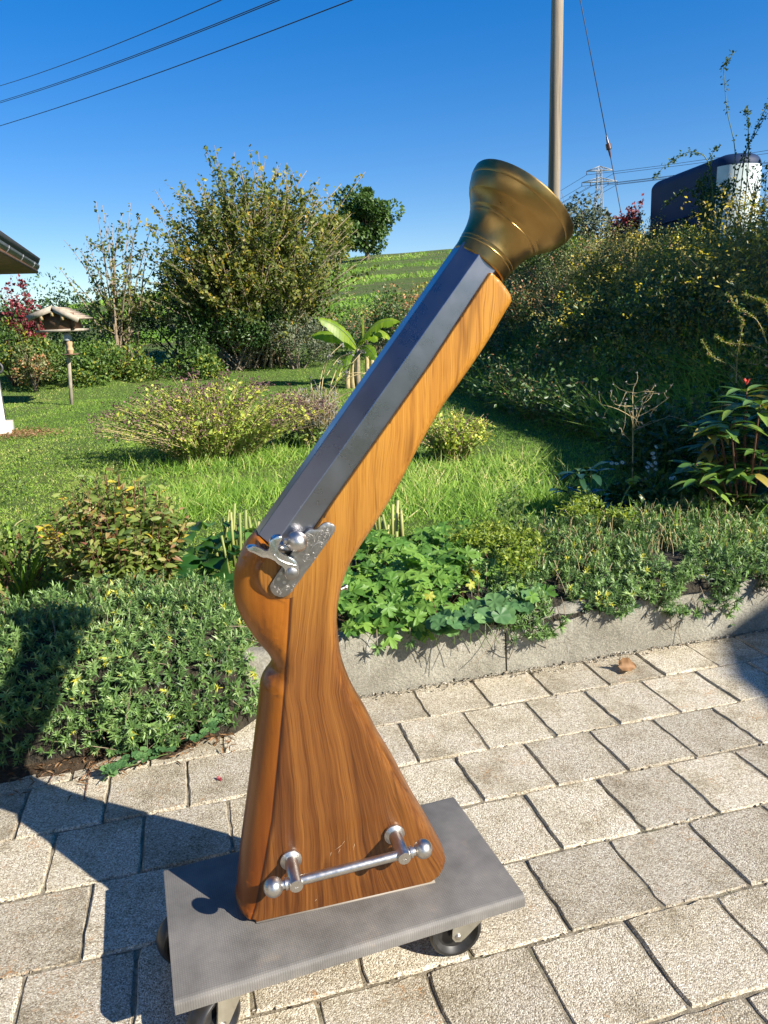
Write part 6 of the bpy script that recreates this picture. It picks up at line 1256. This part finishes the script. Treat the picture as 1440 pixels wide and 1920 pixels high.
# overhead lines to the upper left
for (x0, y0, x1, y1, lb, r) in ((0, 161, 415, 0, 'uppermost overhead cable crossing the top left sky', .010), (0, 190, 515, 0, 'second overhead cable from the top in the left sky, just above its twin', .010), (0, 193, 524, 0, 'third overhead cable, lower twin of the close pair in the left sky', .010), (0, 236, 660, 0, 'lowest overhead cable crossing the top left sky', .012)):
    Ya, Yb_ = 30.0, 17.0; A = at_y(x0, y0, Ya); B = at_y(x1, y1, Yb_); dd = B - A; n_ = 15; ts = np.linspace(-.35, 1.35, n_)[:, None]; P = A + dd * ts; P[:, 2] += .35 * ((ts[:, 0] - .5) ** 2 - .25); s = Soup(); s.tube(P - P[0], r, 5); tag(s.build('overhead_cable', M_wire, None, False, P[0]), lb, 'cable', 'overhead cables in the left sky')
# stay wire with its insulator
q0 = at_y(1086, -10, Yp + .2); q1 = at_y(1141, 275, Yp); q2 = at_y(1166, 408, Yp - .1); q3 = q2 + (q2 - q1) * .8; stw = empty('stay_wire', q2); tag(stw, 'thin stay wire with a dark insulator running down right of the pole', 'cable'); s = Soup(); s.tube([q0 + (q0 - q1) * .25 - q2, q0 - q2, q1 - q2], .009, 5); s.build('upper_wire', M_wire, stw); s = Soup(); s.tube([q1 - q2, q2 - q2, q3 - q2], .009, 5); s.build('lower_wire', M_wire, stw)
dw = (q2 - q1) / np.linalg.norm(q2 - q1); lathe_obj('insulator', [(-.2, .009), (-.14, .02), (-.06, .025), (-.05, .05), (.05, .05), (.06, .025), (.14, .02), (.2, .01)], dw, q1 - q2, M_insul, stw, 12)
# lattice pylon far off
Ypy = 190.0; pa = at_y(1118, 440, Ypy); pt = at_y(1127, 315, Ypy); M_gal = plain('galvanised_lattice', (.30, .32, .34), .6); pyl = empty('pylon', (float(pt[0] - .4), Ypy, 2.0)); tag(pyl, 'distant lattice power pylon with two cross arms', 'pylon'); PO = np.array(pyl.location); Hp = pt[2] - 2; s = Soup()
def pw(z): return .42 + 2.2 * (1 - z / Hp) ** 1.25
zs = np.linspace(0, Hp, 19)
for sx_ in (-1, 1):
    for sy_ in (-1, 1): s.tube([(sx_ * pw(z), sy_ * pw(z), z) for z in zs], .085, 4)
for i in range(18):
    z0, z1 = zs[i], zs[i + 1]; w0, w1 = pw(z0), pw(z1)
    for sy_ in (-1, 1): s.tube([(-w0, sy_ * w0, z0), (w1, sy_ * w1, z1)], .05, 3); s.tube([(w0, sy_ * w0, z0), (-w1, sy_ * w1, z1)], .05, 3)
    for sx_ in (-1, 1): s.tube([(sx_ * w0, -w0, z0), (sx_ * w1, w1, z1)], .05, 3); s.tube([(sx_ * w0, w0, z0), (sx_ * w1, -w1, z1)], .05, 3)
s.build('lattice_mast', M_gal, pyl); arms = []
for px0, px1, py_, n_ in ((1100, 1150, 320, 'cross_arm'), (1091, 1157, 341, 'cross_arm')):
    a = at_y(px0, py_, Ypy) - PO; b_ = at_y(px1, py_, Ypy) - PO; zc = (a[2] + b_[2]) / 2; s = Soup(); h = .95
    for e in (a, b_):
        e = np.array([e[0], 0, zc])
        for sy_ in (-.5, .5): s.tube([(0, sy_, zc), e], .10, 4); s.tube([(0, sy_ * .7, zc + h), e], .08, 4)
        for f in (.25, .5, .75): s.tube([(e[0] * f, 0, zc), (e[0] * f, 0, zc + h * (1 - f))], .06, 3); s.tube([(e[0] * f, 0, zc), (e[0] * (f - .25), 0, zc + h * (1.25 - f))], .06, 3)
    ao = s.build(n_, M_gal, pyl)
    for f in ((1.0,) if py_ == 320 else (1.0, .5)):
        for e in (a, b_): s = Soup(); p = np.array([e[0] * f, 0, zc]); s.tube([p, p - upv * .8], .09, 5); s.build('insulator', M_insul, ao); arms.append(p - upv * .8 + PO)
for i, p in enumerate(arms):
    L_ = np.array([p[0] - 52, p[1] + 110, p[2] - 18.0]); R_ = np.array([p[0] + 120, p[1] - 70, p[2] + 6.0]); s = Soup(); t1 = np.linspace(0, 1, 9)[:, None]; a = L_ + (p - L_) * t1; a[:, 2] -= 7 * (t1 * (1 - t1))[:, 0]; c_ = p + (R_ - p) * t1; c_[:, 2] -= 9 * (t1 * (1 - t1))[:, 0]; s.tube(np.vstack([a, c_[1:]]) - p, .045, 4, .5, False)
    tag(s.build('power_line', M_wire, None, False, p), 'thin distant power line hung from the ' + ('left end of the upper cross arm', 'right end of the upper cross arm', 'left end of the lower cross arm', 'right end of the lower cross arm', 'middle of the left lower cross arm', 'middle of the right lower cross arm')[i], 'cable', 'power lines strung from the pylon')

# ================================================================== buildings behind the camera that throw the shade
HH = np.array([.834, -.552, 0]); PP_ = np.array([.552, .834, 0])
def facade(name, label, D, depth, outline, m, roofm):
    """a block whose front stands square to the sun; outline (a, z) along the front"""
    root = empty(name, HH * D + PP_ * np.mean([o[0] for o in outline])); tag(root, label, 'house'); O_ = np.array(root.location); n = len(outline); s = Soup()
    V = [HH * D + PP_ * a + upv * z - O_ for a, z in outline] + [HH * (D + depth) + PP_ * a + upv * z - O_ for a, z in outline]; bm = bmesh.new(); v = [bm.verts.new(p) for p in V]; bm.faces.new(v[:n]); bm.faces.new(v[n:][::-1])
    for i in range(n): bm.faces.new((v[i], v[(i + 1) % n], v[n + (i + 1) % n], v[n + i]))
    return root, bm_obj('wall', bm, m, root)
TS = math.tan(SUN_EL) / math.cos(0)
def zz(b_, D): return b_ + D * math.tan(SUN_EL)
D1 = 5.6
house, _ = facade('neighbour_house', 'white gabled house to the right of the garden throwing the big shadow', D1, 5.0, [(3.42, -.5), (13.5, -.5), (13.5, zz(1.2, D1)), (9.6, zz(4.0, D1)), (5.4, zz(1.55, D1)), (3.42, zz(1.0, D1))], M_white, M_tile)
D2 = 4.6
facade('garage', 'low white garage beside the paving throwing the corner shadow', D2, 3.0, [(1.98, -.3), (3.34, -.3), (3.34, zz(.30, D2)), (2.75, zz(.27, D2)), (2.36, zz(.20, D2)), (1.98, zz(.0, D2))], M_white, M_tile)

# unseen white house, added behind left of the camera to bounce fill light
yard = empty('added_fill_house', (-4.2, -4.5, 0)); tag(yard, 'unseen white rendered house added left behind the camera to bounce fill light onto the paving', 'house')
s = Soup(); s.box((-5, -5, -.1), (0, 4.2, 5.2)); s.build('wall', M_white, yard)
s = Soup(); s.add([(.7, -5.4, 5.1), (.7, 4.6, 5.1), (-2.5, 4.6, 7.2), (-2.5, -5.4, 7.2), (-5.7, -5.4, 5.1), (-5.7, 4.6, 5.1), (.7, -5.4, 5.25), (.7, 4.6, 5.25), (-2.5, 4.6, 7.35), (-2.5, -5.4, 7.35), (-5.7, -5.4, 5.25), (-5.7, 4.6, 5.25)], F4=[(0, 3, 2, 1), (3, 4, 5, 2), (6, 7, 8, 9), (9, 8, 11, 10), (0, 1, 7, 6), (4, 10, 11, 5), (1, 2, 8, 7), (2, 5, 11, 8), (0, 6, 9, 3), (3, 9, 10, 4)]); s.build('roof', M_tile, yard)
M_pane = plain('window_pane', (.05, .06, .07), .08); M_frame = plain('window_frame', (.20, .11, .05), .6)
for yy in (-3.4, .2, 2.4):
    for z0 in (1.0, 3.4):
        s = Soup(); s.box((.003, yy, z0), (.06, yy + 1.1, z0 + 1.25)); f_ = s.build('window', M_frame, yard); s = Soup(); s.box((.062, yy + .08, z0 + .08), (.068, yy + 1.02, z0 + 1.17)); s.build('pane', M_pane, f_)
s = Soup(); s.box((.003, -1.5, 0), (.06, -.5, 2.1)); s.build('door', M_frame, yard)

# ================================================================== small things on the paving
p = at_z(1175, 1256, 0.002); root = empty('fallen_leaf', p); tag(root, 'curled orange brown dead leaf lying on the paving by the kerb', 'leaf'); lm_ = leaf_mesh('blade', ML['brown'], .62, w_=.75, fold=.55, curl=.35, wavy=2.2, n=8); put_leaf('blade', lm_, root, (-.028, .0, .012), (1, -.12, .12), (.1, -.8, .7), .062); put_leaf('blade', lm_, root, (-.018, .008, .004), (.9, .25, .25), (.2, .5, .8), .05)
s = Soup(); s.tube(bez((-.02, .0, .014), (-.026, 0, .03), (-.022, .004, .042), 4), .0009, 4); s.build('stalk', M_rstem, root)
p = at_z(411, 1462, .003); root = empty('red_petal', p); tag(root, 'tiny red petal lying on a paver left of the butt', 'petal'); lm_ = leaf_mesh('petal', ML['red'], .6, w_=.9, fold=.4, curl=.5); put_leaf('petal', lm_, root, (-.006, 0, .002), (1, .2, .2), (0, -.5, 1), .013); put_leaf('petal', lm_, root, (.0, .002, .001), (.6, -.6, .2), (0, .3, 1), .010)
lb_ = ('thin brown twig lying across the paver edge left of the dolly shadow', 'short dark twig on the paving beside the shadow edge', 'curved dry twig on the paving left of the creeping ivy', 'dry sliver of bark on the paving before the left hedge')
for i, ((xa, ya), (xb, yb)) in enumerate((((90, 1468), (101, 1448)), ((157, 1500), (166, 1442)), ((168, 1440), (170, 1448)), ((228, 1426), (270, 1417)))):
    a = at_z(xa, ya, .004); b_ = at_z(xb, yb, .004); s = Soup(); s.tube(bez(a - a, (b_ - a) / 2 + np.array([.006, 0, .003]), b_ - a, 5), .0015 if i < 3 else .004, 4); tag(s.build('twig', M_rstem, None, False, a), lb_[i], 'twig')
# creeping ivy and litter at the foot of the left hedge
def creeper(name, label, pts, n, L, Z=.02):
    P = np.array([at_z(px, py, Z) for px, py in pts]); b_ = P[0].copy(); b_[2] = 0; root = empty(name, b_); tag(root, label, 'plant'); c = path(P - b_, 24); s = Soup(); s.tube(c, .0013, 4); s.build('stem', M_gstem, root); im = [leaf_mesh('leaf', ML['round'], t, seed=i, shape='round', fold=.3, curl=.2) for i, t in enumerate((.2, .5, .8))]
    for i in range(n): q = c[rng.integers(0, 24)] + np.array([nr(1)[0] * .010, nr(1)[0] * .010, .006 + rng.random() * .012]); a = ru(0, 6.28, 1)[0]; put_leaf('leaf', im[i % 3], root, q, (math.cos(a), math.sin(a), .1), (nr(1)[0] * .3, -.3, 1), L * ru(.7, 1.2, 1)[0])
creeper('creeping_ivy', 'trailing ivy with small round leaves reaching onto the paving', [(192, 1466), (205, 1452), (220, 1442), (245, 1436), (262, 1430), (290, 1420), (320, 1412)], 34, .021)
creeper('creeping_ivy', 'small leafed runner against the kerb left of the gun notch', [(370, 1390), (385, 1375), (400, 1362), (420, 1350), (432, 1335)], 26, .020, .05)
creeper('creeping_ivy', 'tiny round leaved patch in the litter under the left hedge', [(240, 1405), (265, 1412), (290, 1408), (315, 1400)], 22, .018)
creeper('seedling', 'tiny green seedling in the joint at the kerb foot', [(978, 1238), (982, 1232), (985, 1228)], 7, .014)
creeper('seedling', 'small green weed growing from the shaded foot of the kerb', [(1362, 1172), (1366, 1165), (1372, 1160)], 12, .02, .03)
n = 900; u = ru(-1.3, .02, n); v = 1.965 + nr(n, .05); x, y = uv(u, v); s = Soup(); s.leaves(np.stack([x, y, ru(.002, .02, n)], 1), fan(n, 0) * np.array([1, 1, .15]), np.array([0, 0, 1.0]) + rng.normal(0, .4, (n, 3)), ru(.01, .04, n), ru(.0015, .006, n), ru(0, .8, n), 'dia', .1); tag(s.build('leaf_litter', ML['brown']), kind='stuff')
us = np.arange(-1.5, .12, .03); vs2 = np.arange(1.87, 2.10, .02); U_, V_ = np.meshgrid(us, vs2); gx, gy = uv(U_, V_); edge_ = 1.925 + .035 * wob(us * 1.0, us * 0, 6) + .02 * wob(us, us * 0, 17) + .12 * smooth((us + .18) / .25)
zz_ = np.where(V_ > edge_[None], .004 + .03 * smooth((V_ - edge_[None]) / .14), -.02) + .003 * rng.normal(0, 1, gx.shape); nx = len(us); idx = (np.arange(nx - 1)[None] + np.arange(len(vs2) - 1)[:, None] * nx).ravel()
tag(link('soil', mesh_np('soil', np.stack([gx, gy, zz_], -1).reshape(-1, 3), [np.stack([idx, idx + 1, idx + 1 + nx, idx + nx], -1)], smooth_=True), M_soil), kind='structure')

STUFF = {'grit': ('small stones and sand swept along the kerb foot and paving joints', 'grit'), 'lawn_grass': ('short sunlit green and straw coloured grass of the lawn', 'grass'), 'lawn_weeds': ('low clover and small broad leaved weeds in the lawn', 'weeds'),
         'dry_stalks': ('short dry straw coloured flower stalks above the right cushion plant', 'dry stalks'), 'hill_tussocks': ('rough grass tussocks on the far hillside', 'grass'), 'bank_cotoneaster': ('small leaved olive and rusty ground cover on the bank', 'ground cover'),
         'bank_cotoneaster_twigs': ('fine pale twigs in the olive ground cover of the bank', 'twigs'), 'bank_undergrowth': ('dark leafy undergrowth along the foot of the bank', 'undergrowth'), 'bank_undergrowth_twigs': ('thin twigs in the dark undergrowth at the bank foot', 'twigs'),
         'bank_st_johns_wort': ('ochre and green leafy ground cover on the upper bank', 'ground cover'), 'bank_st_johns_wort_twigs': ('thin twigs in the ochre cover of the upper bank', 'twigs'), 'bank_seedheads': ('brown seed clusters over the upper bank', 'seed heads'),
         'bank_yellow_flowers': ('small bright yellow flowers dotted over the upper bank', 'flowers'), 'bank_grass': ('long arching grass hanging at the bank foot', 'grass'), 'dry_grass_patch': ('dry bleached grass beside the white wall plinth', 'dry grass'), 'leaf_litter': ('dry brown leaf litter under the left hedge', 'leaf litter')}
for k_, (lb, ct) in STUFF.items():
    o = bpy.data.objects.get(k_)
    if o: tag(o, lb, ct)
